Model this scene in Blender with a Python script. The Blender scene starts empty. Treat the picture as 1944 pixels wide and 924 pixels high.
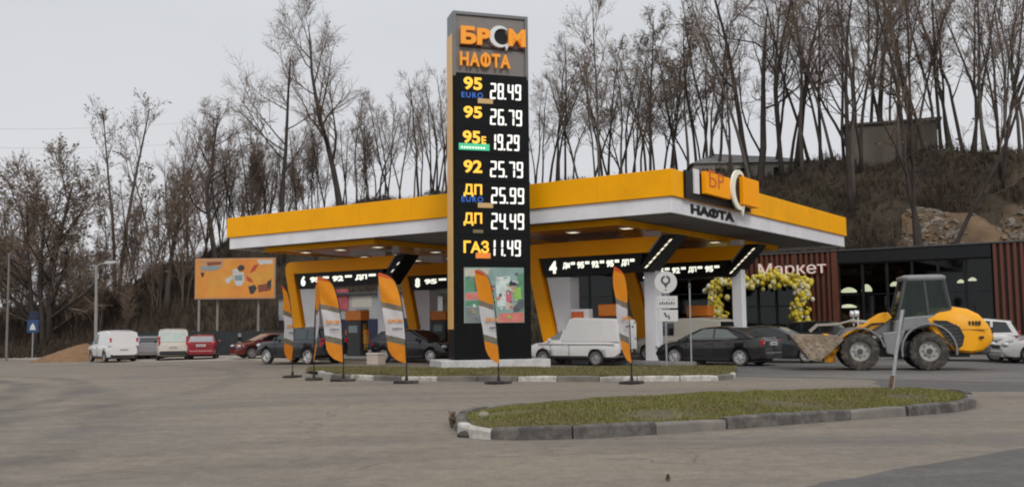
import bpy, bmesh, math, random
import numpy as np
from mathutils import Vector, Matrix

random.seed(7)
C = bpy.context.scene.collection
SC = bpy.context.scene
PI = math.pi
rad = math.radians

# ------------------------------------------------------------------ camera, sky, sun, exposure
FPX, CX, CY = 1820.0, 972.0, 462.0
CAM_H = 1.6
PITCH = math.atan(154.5 / FPX)
ROLL = 0.010
CAMR = Matrix.Rotation(PI / 2 + PITCH, 3, 'X') @ Matrix.Rotation(-ROLL, 3, 'Z')
cam = bpy.data.cameras.new('camera')
cam.sensor_width = 36.0
cam.lens = FPX / 1944.0 * 36.0
cam.clip_end = 2000
cam.clip_start = 0.1
cam_o = bpy.data.objects.new('camera', cam)
cam_o.matrix_world = Matrix.Translation((0, 0, CAM_H)) @ CAMR.to_4x4()
C.objects.link(cam_o)
SC.camera = cam_o

SUN_EL, SUN_AZ = rad(36), rad(167)      # azimuth measured clockwise from +Y: the sun is behind the camera, a little to the right
w = bpy.data.worlds.new('World')
SC.world = w
w.use_nodes = True
nt = w.node_tree
nt.nodes.clear()
out = nt.nodes.new('ShaderNodeOutputWorld')
sky = nt.nodes.new('ShaderNodeTexSky')
sky.sky_type = 'NISHITA'
sky.sun_disc = False
sky.sun_elevation = SUN_EL
sky.sun_rotation = SUN_AZ
sky.dust_density = 4
bg1 = nt.nodes.new('ShaderNodeBackground')
bg1.inputs['Strength'].default_value = 0.06
nt.links.new(sky.outputs[0], bg1.inputs['Color'])
tc = nt.nodes.new('ShaderNodeTexCoord')
sep = nt.nodes.new('ShaderNodeSeparateXYZ')
nt.links.new(tc.outputs['Generated'], sep.inputs[0])
rmp = nt.nodes.new('ShaderNodeValToRGB')
rmp.color_ramp.elements[0].position = 0.0
rmp.color_ramp.elements[0].color = (0.78, 0.775, 0.80, 1)
rmp.color_ramp.elements[1].position = 1.0
rmp.color_ramp.elements[1].color = (1.12, 1.13, 1.16, 1)
e = rmp.color_ramp.elements.new(0.30)
e.color = (0.70, 0.715, 0.745, 1)
cl = nt.nodes.new('ShaderNodeTexNoise')
cl.inputs['Scale'].default_value = 2.2
cl.inputs['Detail'].default_value = 4
nt.links.new(tc.outputs['Generated'], cl.inputs['Vector'])
clr = nt.nodes.new('ShaderNodeMapRange')
clr.inputs[1].default_value = 0.3
clr.inputs[2].default_value = 0.7
clr.inputs[3].default_value = 0.97
clr.inputs[4].default_value = 1.03
nt.links.new(cl.outputs[0], clr.inputs[0])
bg2 = nt.nodes.new('ShaderNodeBackground')
nt.links.new(sep.outputs['Z'], rmp.inputs[0])
nt.links.new(rmp.outputs[0], bg2.inputs['Color'])
nt.links.new(clr.outputs[0], bg2.inputs['Strength'])
mx = nt.nodes.new('ShaderNodeMixShader')
mx.inputs[0].default_value = 0.92
nt.links.new(bg1.outputs[0], mx.inputs[1])
nt.links.new(bg2.outputs[0], mx.inputs[2])
nt.links.new(mx.outputs[0], out.inputs['Surface'])

sl = bpy.data.lights.new('sun', 'SUN')
sl.energy = 1.2
sl.angle = rad(14)
sl.color = (1.0, 0.96, 0.90)
so = bpy.data.objects.new('sun', sl)
sd = Vector((math.sin(SUN_AZ) * math.cos(SUN_EL), math.cos(SUN_AZ) * math.cos(SUN_EL), math.sin(SUN_EL)))
so.rotation_euler = sd.to_track_quat('Z', 'Y').to_euler()
C.objects.link(so)

SC.view_settings.view_transform = 'Standard'
SC.view_settings.look = 'None'
SC.view_settings.exposure = 0.0
SC.view_settings.gamma = 1.0
SC.view_settings.use_curve_mapping = False
SC.render.engine = 'CYCLES'
SC.cycles.max_bounces = 6
SC.cycles.transparent_max_bounces = 16
SC.cycles.use_denoising = True
SC.cycles.pixel_filter_type = 'BLACKMAN_HARRIS'
SC.cycles.filter_width = 2.0

# ------------------------------------------------------------------ placing helpers
def gz(x, y=0):
    """the ground falls gently to the left"""
    t = -x - 6.0
    return 0.0 if t < -3 else -0.018 * min(40.0, (t if t > 3 else (t + 3) ** 2 / 12.0))

def ray(px, py):
    return (CAMR @ Vector(((px - CX) / FPX, -(py - CY) / FPX, -1.0)))

def G(px, py, dz=0.0):
    d = ray(px, py)
    z = 0.0
    p = None
    for _ in range(8):
        t = (z + dz - CAM_H) / d.z
        p = Vector((d.x * t, d.y * t, z + dz))
        z = gz(p.x, p.y)
    return p

def at(px, py, Y):
    d = ray(px, py)
    t = Y / d.y
    return Vector((d.x * t, Y, CAM_H + d.z * t))

def loc_on(px, py, org, ang, b=0.0):
    """local (x, z) where the ray meets the vertical plane local y = b of a frame at org turned by ang"""
    d = ray(px, py)
    c, s = math.cos(ang), math.sin(ang)
    n = Vector((-s, c, 0))
    o = Vector(org)
    cp = Vector((0, 0, CAM_H))
    t = (b - (cp - o).dot(n)) / d.dot(n)
    p = cp + d * t - o
    return p.x * c + p.y * s, p.z

# ------------------------------------------------------------------ materials
MATS = {}
def mat(name, col, rough=0.6, metal=0.0, var=0.12, scale=3.0, bump=0.0, bscale=40.0, emit=None, es=0.0, dirt=None, dscale=1.5, damt=0.5, coat=0.0, spec=0.5):
    if name in MATS:
        return MATS[name]
    m = bpy.data.materials.new(name)
    m.use_nodes = True
    n = m.node_tree.nodes
    l = m.node_tree.links
    b = n['Principled BSDF']
    b.inputs['Roughness'].default_value = rough
    b.inputs['Metallic'].default_value = metal
    b.inputs['Coat Weight'].default_value = coat
    b.inputs['Specular IOR Level'].default_value = spec
    t = n.new('ShaderNodeTexCoord')
    nz = n.new('ShaderNodeTexNoise')
    nz.inputs['Scale'].default_value = scale
    nz.inputs['Detail'].default_value = 6
    l.new(t.outputs['Object'], nz.inputs['Vector'])
    mr = n.new('ShaderNodeMapRange')
    mr.inputs[1].default_value = 0.25
    mr.inputs[2].default_value = 0.75
    mr.inputs[3].default_value = 1 - var
    mr.inputs[4].default_value = 1 + var
    l.new(nz.outputs['Fac'], mr.inputs[0])
    vm = n.new('ShaderNodeVectorMath')
    vm.operation = 'SCALE'
    vm.inputs[0].default_value = col[:3]
    l.new(mr.outputs[0], vm.inputs['Scale'])
    src = vm.outputs[0]
    if dirt:
        n2 = n.new('ShaderNodeTexNoise')
        n2.inputs['Scale'].default_value = dscale
        n2.inputs['Detail'].default_value = 8
        n2.inputs['Roughness'].default_value = 0.7
        l.new(t.outputs['Object'], n2.inputs['Vector'])
        m2 = n.new('ShaderNodeMapRange')
        m2.inputs[1].default_value = 0.45
        m2.inputs[2].default_value = 0.68
        m2.inputs[3].default_value = 0
        m2.inputs[4].default_value = damt
        l.new(n2.outputs['Fac'], m2.inputs[0])
        mm = n.new('ShaderNodeMix')
        mm.data_type = 'RGBA'
        l.new(m2.outputs[0], mm.inputs['Factor'])
        l.new(src, mm.inputs['A'])
        mm.inputs['B'].default_value = (*dirt[:3], 1)
        src = mm.outputs['Result']
    l.new(src, b.inputs['Base Color'])
    if bump:
        nb = n.new('ShaderNodeTexNoise')
        nb.inputs['Scale'].default_value = bscale
        nb.inputs['Detail'].default_value = 5
        l.new(t.outputs['Object'], nb.inputs['Vector'])
        bp = n.new('ShaderNodeBump')
        bp.inputs['Strength'].default_value = bump
        bp.inputs['Distance'].default_value = 0.02
        l.new(nb.outputs['Fac'], bp.inputs['Height'])
        l.new(bp.outputs[0], b.inputs['Normal'])
    if emit:
        b.inputs['Emission Color'].default_value = (*emit[:3], 1)
        b.inputs['Emission Strength'].default_value = es
    MATS[name] = m
    return m

def glass(name, tint=(0.05, 0.06, 0.06), see=0.35):
    if name in MATS:
        return MATS[name]
    m = bpy.data.materials.new(name)
    m.use_nodes = True
    n = m.node_tree.nodes
    l = m.node_tree.links
    n.clear()
    o = n.new('ShaderNodeOutputMaterial')
    tr = n.new('ShaderNodeBsdfTransparent')
    tr.inputs[0].default_value = (see * (0.8 + tint[0]), see * (0.85 + tint[1]), see * (0.82 + tint[2]), 1)
    gl = n.new('ShaderNodeBsdfGlossy')
    gl.inputs['Roughness'].default_value = 0.04
    gl.inputs['Color'].default_value = (0.62, 0.66, 0.66, 1)
    lw = n.new('ShaderNodeFresnel')
    lw.inputs['IOR'].default_value = 1.55
    ms = n.new('ShaderNodeMixShader')
    l.new(lw.outputs[0], ms.inputs[0])
    l.new(tr.outputs[0], ms.inputs[1])
    l.new(gl.outputs[0], ms.inputs[2])
    l.new(ms.outputs[0], o.inputs[0])
    MATS[name] = m
    return m

# ------------------------------------------------------------------ mesh builder
class MB:
    def __init__(self):
        self.v, self.f, self.m, self.s = [], [], [], []
        self.M = None
        self.mi = 0
        self.sm = False
    def add(self, vs, fs, mi=None, sm=None):
        o = len(self.v)
        if self.M is not None:
            vs = [tuple(self.M @ Vector(p)) for p in vs]
        self.v.extend([tuple(p) for p in vs])
        mi = self.mi if mi is None else mi
        sm = self.sm if sm is None else sm
        for f in fs:
            self.f.append(tuple(o + i for i in f))
            self.m.append(mi)
            self.s.append(sm)
        return self
    def box(self, x0, x1, y0, y1, z0, z1, mi=None):
        if x0 > x1: x0, x1 = x1, x0
        if y0 > y1: y0, y1 = y1, y0
        if z0 > z1: z0, z1 = z1, z0
        v = [(x, y, z) for z in (z0, z1) for y in (y0, y1) for x in (x0, x1)]
        return self.add(v, [(0, 2, 3, 1), (4, 5, 7, 6), (0, 1, 5, 4), (2, 6, 7, 3), (0, 4, 6, 2), (1, 3, 7, 5)], mi)
    def prism(self, poly, y0, y1, mi=None):
        """poly in (x, z), extruded along y"""
        a = sum(poly[i][0] * poly[(i + 1) % len(poly)][1] - poly[(i + 1) % len(poly)][0] * poly[i][1] for i in range(len(poly)))
        if a < 0: poly = poly[::-1]
        n = len(poly)
        if y0 > y1: y0, y1 = y1, y0
        v = [(x, y0, z) for x, z in poly] + [(x, y1, z) for x, z in poly]
        f = [tuple(range(n)), tuple(range(2 * n - 1, n - 1, -1))]
        f += [(i, i + n, (i + 1) % n + n, (i + 1) % n) for i in range(n)]
        return self.add(v, f, mi)
    def bar(self, p0, p1, wx, wy, mi=None):
        p0, p1 = Vector(p0), Vector(p1)
        d = (p1 - p0).normalized()
        s = d.cross(Vector((0, 0, 1)))
        s = Vector((1, 0, 0)) if s.length < 1e-4 else s.normalized()
        u = s.cross(d).normalized()
        v = []
        for p in (p0, p1):
            for a, b in ((-1, -1), (1, -1), (1, 1), (-1, 1)):
                v.append(p + s * a * wx / 2 + u * b * wy / 2)
        return self.add(v, [(3, 2, 1, 0), (4, 5, 6, 7), (0, 1, 5, 4), (1, 2, 6, 5), (2, 3, 7, 6), (3, 0, 4, 7)], mi)
    def tube(self, pts, rs, n=8, mi=None, cap=True, sm=True):
        pts = [Vector(p) for p in pts]
        if not hasattr(rs, '__len__'): rs = [rs] * len(pts)
        vs, fs = [], []
        pu = None
        for i, p in enumerate(pts):
            d = (pts[min(i + 1, len(pts) - 1)] - pts[max(i - 1, 0)])
            d = d.normalized() if d.length > 1e-9 else Vector((0, 0, 1))
            if pu is None:
                pu = d.orthogonal().normalized()
            u = (pu - d * pu.dot(d))
            u = u.normalized() if u.length > 1e-6 else d.orthogonal().normalized()
            pu = u
            k = d.cross(u)
            for j in range(n):
                a = 2 * PI * j / n
                vs.append(p + (u * math.cos(a) + k * math.sin(a)) * rs[i])
        for i in range(len(pts) - 1):
            for j in range(n):
                fs.append((i * n + j, i * n + (j + 1) % n, (i + 1) * n + (j + 1) % n, (i + 1) * n + j))
        if cap:
            fs.append(tuple(range(n - 1, -1, -1)))
            fs.append(tuple(range((len(pts) - 1) * n, len(pts) * n)))
        return self.add(vs, fs, mi, sm)
    def lathe(self, prof, org, axis='Y', n=24, mi=None, sm=True, cap=True):
        """prof: (radius, height along axis)"""
        vs, fs = [], []
        o = Vector(org)
        for r, h in prof:
            for j in range(n):
                a = 2 * PI * j / n
                c, s = r * math.cos(a), r * math.sin(a)
                vs.append(o + (Vector((c, h, s)) if axis == 'Y' else Vector((c, s, h)) if axis == 'Z' else Vector((h, c, s))))
        for i in range(len(prof) - 1):
            for j in range(n):
                fs.append((i * n + j, i * n + (j + 1) % n, (i + 1) * n + (j + 1) % n, (i + 1) * n + j))
        if cap:
            fs.append(tuple(range(n)))
            fs.append(tuple(range(len(prof) * n - 1, (len(prof) - 1) * n - 1, -1)))
        return self.add(vs, fs, mi, sm)
    def sphere(self, c, r, nu=10, nv=6, sc=(1, 1, 1), mi=None):
        vs, fs = [], []
        for i in range(nv + 1):
            t = PI * i / nv
            for j in range(nu):
                a = 2 * PI * j / nu
                vs.append((c[0] + r * sc[0] * math.sin(t) * math.cos(a), c[1] + r * sc[1] * math.sin(t) * math.sin(a), c[2] + r * sc[2] * math.cos(t)))
        for i in range(nv):
            for j in range(nu):
                fs.append((i * nu + j, (i + 1) * nu + j, (i + 1) * nu + (j + 1) % nu, i * nu + (j + 1) % nu))
        return self.add(vs, fs, mi, True)
    def loft(self, rings, mi=None, sm=True, closed=True, cap=True):
        n = len(rings[0])
        vs = [p for r in rings for p in r]
        fs = []
        for i in range(len(rings) - 1):
            for j in range(n if closed else n - 1):
                fs.append((i * n + j, i * n + (j + 1) % n, (i + 1) * n + (j + 1) % n, (i + 1) * n + j))
        if cap:
            fs.append(tuple(range(n - 1, -1, -1)))
            fs.append(tuple(range((len(rings) - 1) * n, len(rings) * n)))
        return self.add(vs, fs, mi, sm)
    def text(self, body, x, z, h, w=None, y=0.0, depth=0.01, mi=None, bold=0.0, shear=0.0, align='L', spacing=1.0):
        """letters standing in the xz plane facing -y; h = cap height, w = total width when given"""
        src = body if not body.isupper() else body.translate(str.maketrans('АВЕКМНОРСТХаеорсх', 'ABEKMHOPCTXaeopcx'))
        flat = src.replace('Ф', 'O')
        def glyphs(txt):
            c = bpy.data.curves.new('t', 'FONT')
            c.body = txt
            c.offset = bold
            c.shear = shear
            c.space_character = spacing
            c.resolution_u = 4
            c.extrude = 0.5
            o = bpy.data.objects.new('t', c)
            C.objects.link(o)
            bpy.context.view_layer.update()
            me = bpy.data.meshes.new_from_object(o.evaluated_get(bpy.context.evaluated_depsgraph_get()))
            vs = [tuple(v.co) for v in me.vertices]
            fs = [tuple(p.vertices) for p in me.polygons]
            bpy.data.objects.remove(o)
            bpy.data.curves.remove(c)
            bpy.data.meshes.remove(me)
            return vs, fs
        vs, fs = glyphs(flat)
        for k, ch in enumerate(src):
            if ch == 'Ф':
                # the letter is a ring with a stem through it
                a_ = max(v[0] for v in glyphs(flat[:k + 1])[0])
                ov = glyphs('O')[0]
                ow = max(v[0] for v in ov) - min(v[0] for v in ov)
                xc = a_ - ow / 2
                n0 = len(vs)
                hw_ = 0.055 + bold
                for d in (-0.45, 0.45):
                    vs += [(xc - hw_, -0.04, d), (xc + hw_, -0.04, d), (xc + hw_, 0.76, d), (xc - hw_, 0.76, d)]
                fs += [tuple(n0 + q for q in f) for f in ((0, 1, 2, 3), (7, 6, 5, 4), (0, 4, 5, 1), (1, 5, 6, 2), (2, 6, 7, 3), (3, 7, 4, 0))]
        if not vs: return self
        x0 = min(v[0] for v in vs); x1 = max(v[0] for v in vs)
        z0 = min(v[1] for v in vs); z1 = max(v[1] for v in vs)
        sz = h / (z1 - z0)
        sx = sz if w is None else w / (x1 - x0)
        tw = (x1 - x0) * sx
        ox = x if align == 'L' else x - tw / 2 if align == 'C' else x - tw
        pts = [(ox + (a - x0) * sx, y - (d + 0.5) * depth, z + (b - z0) * sz) for a, b, d in vs]
        return self.add(pts, fs, mi, False)
    def build(self, name, mats, parent=None, label=None, sharp=35, bevel=0.0, bseg=2, kind=None, fix=True):
        me = bpy.data.meshes.new(name)
        me.from_pydata(self.v, [], self.f)
        if not isinstance(mats, (list, tuple)): mats = [mats]
        for m in mats: me.materials.append(m)
        me.polygons.foreach_set('material_index', [min(i, len(mats) - 1) for i in self.m])
        me.polygons.foreach_set('use_smooth', self.s)
        if fix:
            bm = bmesh.new()
            bm.from_mesh(me)
            bmesh.ops.recalc_face_normals(bm, faces=bm.faces)
            bm.to_mesh(me)
            bm.free()
        if any(self.s) and sharp: me.set_sharp_from_angle(angle=rad(sharp))
        o = bpy.data.objects.new(name, me)
        C.objects.link(o)
        if parent is not None: o.parent = parent
        if label: o['label'] = label
        if kind: o['kind'] = kind
        if bevel:
            b = o.modifiers.new('bevel', 'BEVEL')
            b.width = bevel
            b.segments = bseg
            b.limit_method = 'ANGLE'
        return o

def tag(o, label=None, cat=None, group=None, kind=None):
    if label: o['label'] = label
    if cat: o['category'] = cat
    if group: o['group'] = group
    if kind: o['kind'] = kind
    return o

def thing(name, loc, ang, label, cat, group=None):
    o = bpy.data.objects.new(name, None)
    o.empty_display_size = 0.2
    o.location = loc
    o.rotation_euler = (0, 0, ang)
    C.objects.link(o)
    return tag(o, label, cat, group)

def kids(o): return [c for c in bpy.data.objects if c.parent == o]

def copy_tree(o, parent=None):
    c = o.copy()
    C.objects.link(c)
    if parent is not None: c.parent = parent
    for ch in kids(o): copy_tree(ch, c)
    return c

def bx(name, m, parent, *dims, **k):
    mb = MB()
    mb.box(*dims)
    return mb.build(name, m, parent, **k)

def apply_bool(o, cutters):
    for c in cutters:
        c.parent = o.parent
        md = o.modifiers.new('b', 'BOOLEAN')
        md.object = c
        md.operation = 'DIFFERENCE'
        md.solver = 'EXACT'
    bpy.context.view_layer.update()
    me = bpy.data.meshes.new_from_object(o.evaluated_get(bpy.context.evaluated_depsgraph_get()))
    o.modifiers.clear()
    old = o.data
    o.data = me
    me.name = old.name
    bpy.data.meshes.remove(old)
    for c in cutters:
        d = c.data
        bpy.data.objects.remove(c)
        bpy.data.meshes.remove(d)
    return o

def smoothstep(t):
    t = max(0.0, min(1.0, t))
    return t * t * (3 - 2 * t)

def interp(x, tab):
    if x <= tab[0][0]: return tab[0][1]
    for (a, b), (c, d) in zip(tab, tab[1:]):
        if x <= c: return b + (d - b) * (x - a) / (c - a)
    return tab[-1][1]

# common materials
YEL = mat('yellow_panel', (0.97, 0.43, 0.004), 0.5, var=0.05, scale=0.6, dirt=(0.72, 0.32, 0.01), dscale=0.7, damt=0.45, spec=0.12)
YEL2 = mat('amber_panel', (0.95, 0.38, 0.004), 0.45, var=0.05, scale=0.8, spec=0.15)
WHT = mat('white_panel', (0.78, 0.78, 0.81), 0.45, var=0.05, scale=0.8, dirt=(0.42, 0.42, 0.43), dscale=0.7, damt=0.3)
BLK = mat('black_panel', (0.012, 0.012, 0.013), 0.4, var=0.2, spec=0.2)
DGREY = mat('dark_grey_metal', (0.06, 0.063, 0.068), 0.5, var=0.2, scale=5)
GREY = mat('grey_metal', (0.22, 0.225, 0.23), 0.45, var=0.12, scale=4)
STEEL = mat('galvanised_steel', (0.36, 0.37, 0.38), 0.45, 0.4, var=0.15, scale=8)
RUB = mat('rubber', (0.018, 0.018, 0.018), 0.85, var=0.25, scale=9, dirt=(0.16, 0.13, 0.10), dscale=5, damt=0.55)
LITW = mat('lit_white', (0.75, 0.75, 0.72), 0.5, emit=(1, 0.98, 0.92), es=0.62, var=0.0)
LITY = mat('lit_yellow', (0.9, 0.5, 0.05), 0.5, emit=(1.0, 0.50, 0.04), es=0.75, var=0.0)
LITB = mat('lit_blue', (0.02, 0.09, 0.35), 0.5, emit=(0.03, 0.14, 0.55), es=0.45, var=0.0)
# ------------------------------------------------------------------ ground materials
def node_mat(name):
    m = bpy.data.materials.new(name)
    m.use_nodes = True
    return m, m.node_tree.nodes, m.node_tree.links

def N(n, typ, **k):
    x = n.new(typ)
    for a, b in k.items(): setattr(x, a, b)
    return x

def noise(n, l, vec, scale, detail=6, rough=0.6, dist=0.0):
    x = n.new('ShaderNodeTexNoise')
    x.inputs['Scale'].default_value = scale
    x.inputs['Detail'].default_value = detail
    x.inputs['Roughness'].default_value = rough
    x.inputs['Distortion'].default_value = dist
    if vec is not None: l.new(vec, x.inputs['Vector'])
    return x.outputs['Fac']

def ramp(n, l, fac, a, b, lo=0.0, hi=1.0):
    x = n.new('ShaderNodeMapRange')
    x.interpolation_type = 'SMOOTHSTEP'
    x.inputs[1].default_value = a
    x.inputs[2].default_value = b
    x.inputs[3].default_value = lo
    x.inputs[4].default_value = hi
    l.new(fac, x.inputs[0])
    return x.outputs[0]

def mix(n, l, fac, a, b):
    x = n.new('ShaderNodeMix')
    x.data_type = 'RGBA'
    if isinstance(fac, float): x.inputs['Factor'].default_value = fac
    else: l.new(fac, x.inputs['Factor'])
    for k, v in (('A', a), ('B', b)):
        if isinstance(v, tuple): x.inputs[k].default_value = (*v, 1)
        else: l.new(v, x.inputs[k])
    return x.outputs['Result']

def math_n(n, l, op, a, b=None):
    x = n.new('ShaderNodeMath')
    x.operation = op
    for i, v in enumerate((a, b)):
        if v is None: continue
        if isinstance(v, (int, float)): x.inputs[i].default_value = v
        else: l.new(v, x.inputs[i])
    return x.outputs[0]

def scaled(n, l, vec, s, r=0.0):
    x = n.new('ShaderNodeMapping')
    x.inputs['Scale'].default_value = s
    x.inputs['Rotation'].default_value = (0, 0, r)
    l.new(vec, x.inputs['Vector'])
    return x.outputs[0]

def asphalt(name, grey, dust, amount, tracks=True):
    m, n, l = node_mat(name)
    b = n['Principled BSDF']
    g = n.new('ShaderNodeNewGeometry').outputs['Position']
    big = noise(n, l, g, 0.11, 7, 0.62, 0.8)
    strk = noise(n, l, scaled(n, l, g, (0.05, 0.55, 1), 0.25), 1.0, 6, 0.65, 0.4)
    med = noise(n, l, g, 0.7, 8, 0.7)
    fine = noise(n, l, g, 18, 6, 0.8)
    grit = noise(n, l, g, 90, 3, 0.7)
    f = math_n(n, l, 'ADD', math_n(n, l, 'MULTIPLY', big, 0.65), math_n(n, l, 'MULTIPLY', strk, 0.55))
    f = math_n(n, l, 'ADD', f, math_n(n, l, 'MULTIPLY', med, 0.25))
    f = ramp(n, l, f, 0.58 - amount, 0.92 - amount)
    col = mix(n, l, f, grey, dust)
    # worn arcs of tyre tracks turning across the yard
    if tracks:
        sp = n.new('ShaderNodeSeparateXYZ')
        wob = n.new('ShaderNodeVectorMath')
        wob.operation = 'SCALE'
        wob.inputs['Scale'].default_value = 1.6
        wn = n.new('ShaderNodeTexNoise')
        wn.inputs['Scale'].default_value = 0.12
        l.new(g, wn.inputs['Vector'])
        l.new(wn.outputs['Color'], wob.inputs[0])
        ad = n.new('ShaderNodeVectorMath')
        l.new(g, ad.inputs[0])
        l.new(wob.outputs[0], ad.inputs[1])
        for (cx, cy, r0, wd, st) in ((-34, 20, 22.5, 0.32, 0.65), (-34, 20, 24.3, 0.32, 0.6), (-30, 17, 15.5, 0.35, 0.6), (-30, 17, 17.2, 0.3, 0.55), (-38, 26, 30.5, 0.3, 0.4), (-40, 8, 33, 0.5, 0.4), (-40, 8, 35, 0.45, 0.45), (6, -6, 20.0, 0.5, 0.35), (6, -6, 22, 0.4, 0.3), (4, -20, 42, 0.6, 0.35), (4, -20, 44, 0.5, 0.3)):
            sb = n.new('ShaderNodeVectorMath')
            sb.operation = 'SUBTRACT'
            l.new(ad.outputs[0], sb.inputs[0])
            sb.inputs[1].default_value = (cx, cy, 0)
            sc2 = n.new('ShaderNodeVectorMath')
            sc2.operation = 'MULTIPLY'
            sc2.inputs[1].default_value = (1, 1, 0)
            l.new(sb.outputs[0], sc2.inputs[0])
            ln = n.new('ShaderNodeVectorMath')
            ln.operation = 'LENGTH'
            l.new(sc2.outputs[0], ln.inputs[0])
            dd = math_n(n, l, 'ABSOLUTE', math_n(n, l, 'SUBTRACT', ln.outputs['Value'], r0))
            k = ramp(n, l, dd, wd * 0.4, wd * 1.9, min(1.0, st * 1.35), 0.0)
            k = math_n(n, l, 'MULTIPLY', k, ramp(n, l, med, 0.3, 0.65))
            col = mix(n, l, k, col, tuple(c * 0.62 for c in grey))
    # dragged dirt: long thin streaks in the driving directions
    for sc_, ro_, st_ in (((0.12, 2.2, 1), 0.32, 0.32), ((0.10, 1.5, 1), -0.55, 0.28)):
        k = ramp(n, l, noise(n, l, scaled(n, l, g, sc_, ro_), 1.0, 7, 0.7, 0.3), 0.52, 0.70, 0.0, st_)
        col = mix(n, l, k, col, tuple(c * 0.66 for c in grey))
    k = ramp(n, l, noise(n, l, scaled(n, l, g, (0.3, 1.3, 1), 0.15), 1.0, 8, 0.75, 0.2), 0.53, 0.66, 0.0, 0.4)
    col = mix(n, l, k, col, tuple(min(1, c * 1.18) for c in dust))
    # fine cracks
    vo = n.new('ShaderNodeTexVoronoi')
    vo.feature = 'DISTANCE_TO_EDGE'
    vo.inputs['Scale'].default_value = 0.33
    wv = n.new('ShaderNodeVectorMath')
    wv.operation = 'ADD'
    wn2 = n.new('ShaderNodeTexNoise')
    wn2.inputs['Scale'].default_value = 0.9
    wn2.inputs['Detail'].default_value = 6
    l.new(g, wn2.inputs['Vector'])
    l.new(g, wv.inputs[0])
    l.new(wn2.outputs['Color'], wv.inputs[1])
    l.new(wv.outputs[0], vo.inputs['Vector'])
    k = ramp(n, l, vo.outputs['Distance'], 0.002, 0.010, 0.6, 0.0)
    k = math_n(n, l, 'MULTIPLY', k, ramp(n, l, big, 0.48, 0.60))
    col = mix(n, l, k, col, tuple(c * 0.4 for c in grey))
    # oil spots and pale grit
    ot = ramp(n, l, noise(n, l, g, 0.5, 4, 0.5, 1.0), 0.66, 0.74, 0, 0.45)
    col = mix(n, l, ot, col, tuple(c * 0.45 for c in grey))
    pt = ramp(n, l, noise(n, l, g, 6.0, 3, 0.5), 0.66, 0.74, 0, 0.35)
    col = mix(n, l, pt, col, tuple(min(1, c * 1.35) for c in dust))
    mid2 = noise(n, l, g, 3.5, 7, 0.75)
    v = math_n(n, l, 'ADD', math_n(n, l, 'MULTIPLY', fine, 0.30), math_n(n, l, 'MULTIPLY', grit, 0.34))
    v = math_n(n, l, 'ADD', v, math_n(n, l, 'MULTIPLY', mid2, 0.36))
    v = ramp(n, l, v, 0.36, 0.64, 0.66, 1.32)
    sc = n.new('ShaderNodeVectorMath')
    sc.operation = 'SCALE'
    l.new(col, sc.inputs[0])
    l.new(v, sc.inputs['Scale'])
    l.new(sc.outputs[0], b.inputs['Base Color'])
    b.inputs['Roughness'].default_value = 0.86
    bp = n.new('ShaderNodeBump')
    bp.inputs['Strength'].default_value = 0.35
    bp.inputs['Distance'].default_value = 0.015
    l.new(fine, bp.inputs['Height'])
    l.new(bp.outputs[0], b.inputs['Normal'])
    return m

M_YARD = asphalt('dusty_asphalt', (0.153, 0.136, 0.120), (0.222, 0.186, 0.140), 0.06)
M_ROAD = asphalt('road_asphalt', (0.095, 0.089, 0.085), (0.15, 0.135, 0.12), -0.08, False)
M_APRON = asphalt('pale_concrete', (0.30, 0.28, 0.255), (0.36, 0.32, 0.27), 0.1, False)
M_COURT = asphalt('forecourt_paving', (0.10, 0.098, 0.096), (0.17, 0.155, 0.14), 0.0, False)

# ------------------------------------------------------------------ ground sheet
xs = [-420, -140, -80, -62, -54] + [-46 + 2 * i for i in range(22)] + [0, 6, 20, 60, 160, 420]
mb = MB()
ys = [-60, -10, 10, 30, 50, 70, 100, 460]
for y in ys:
    for x in xs: mb.v.append((x, y, gz(x)))
for j in range(len(ys) - 1):
    for i in range(len(xs) - 1):
        a = j * len(xs) + i
        mb.f.append((a, a + 1, a + 1 + len(xs), a + len(xs)))
        mb.m.append(0)
        mb.s.append(True)
mb.build('ground', M_YARD, kind='structure', sharp=0)

def sheet(name, pts, m, h, kind='structure', sub=1):
    """a flat sheet following the ground, h above it, from a list of ground points"""
    mb = MB()
    mb.v = [(p[0], p[1], gz(p[0]) + h) for p in pts]
    mb.f = [tuple(range(len(pts)))]
    mb.m = [0]
    mb.s = [False]
    return mb.build(name, m, kind=kind)

def wav(pts, n=14, amp=0.25, seed=1):
    r = random.Random(seed)
    o = []
    for a, b in zip(pts, pts[1:] + pts[:1]):
        for i in range(n):
            t = i / n
            o.append((a[0] + (b[0] - a[0]) * t + (r.uniform(-amp, amp) if i else 0), a[1] + (b[1] - a[1]) * t + (r.uniform(-amp, amp) * 0.4 if i else 0)))
    return o

# the darker, newer carriageway that crosses the lower right corner
P = [G(1470, 935), G(1700, 890), G(1960, 848), G(2400, 800)]
sheet('road', wav([(P[0].x, P[0].y), (P[1].x, P[1].y), (P[2].x, P[2].y), (P[3].x, P[3].y), (40, 8), (40, -20), (2, -20), (2.2, 4)], 10, 0.05, 3), M_ROAD, 0.004)
# darker strip of road beyond the traffic island on the right
a, b2, c, d = G(1700, 742), G(1990, 752), G(1990, 722), G(1640, 716)
sheet('side_road', wav([(a.x, a.y), (b2.x + 8, b2.y), (c.x + 12, c.y), (d.x, d.y)], 10, 0.12, 5), M_ROAD, 0.004)

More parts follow.
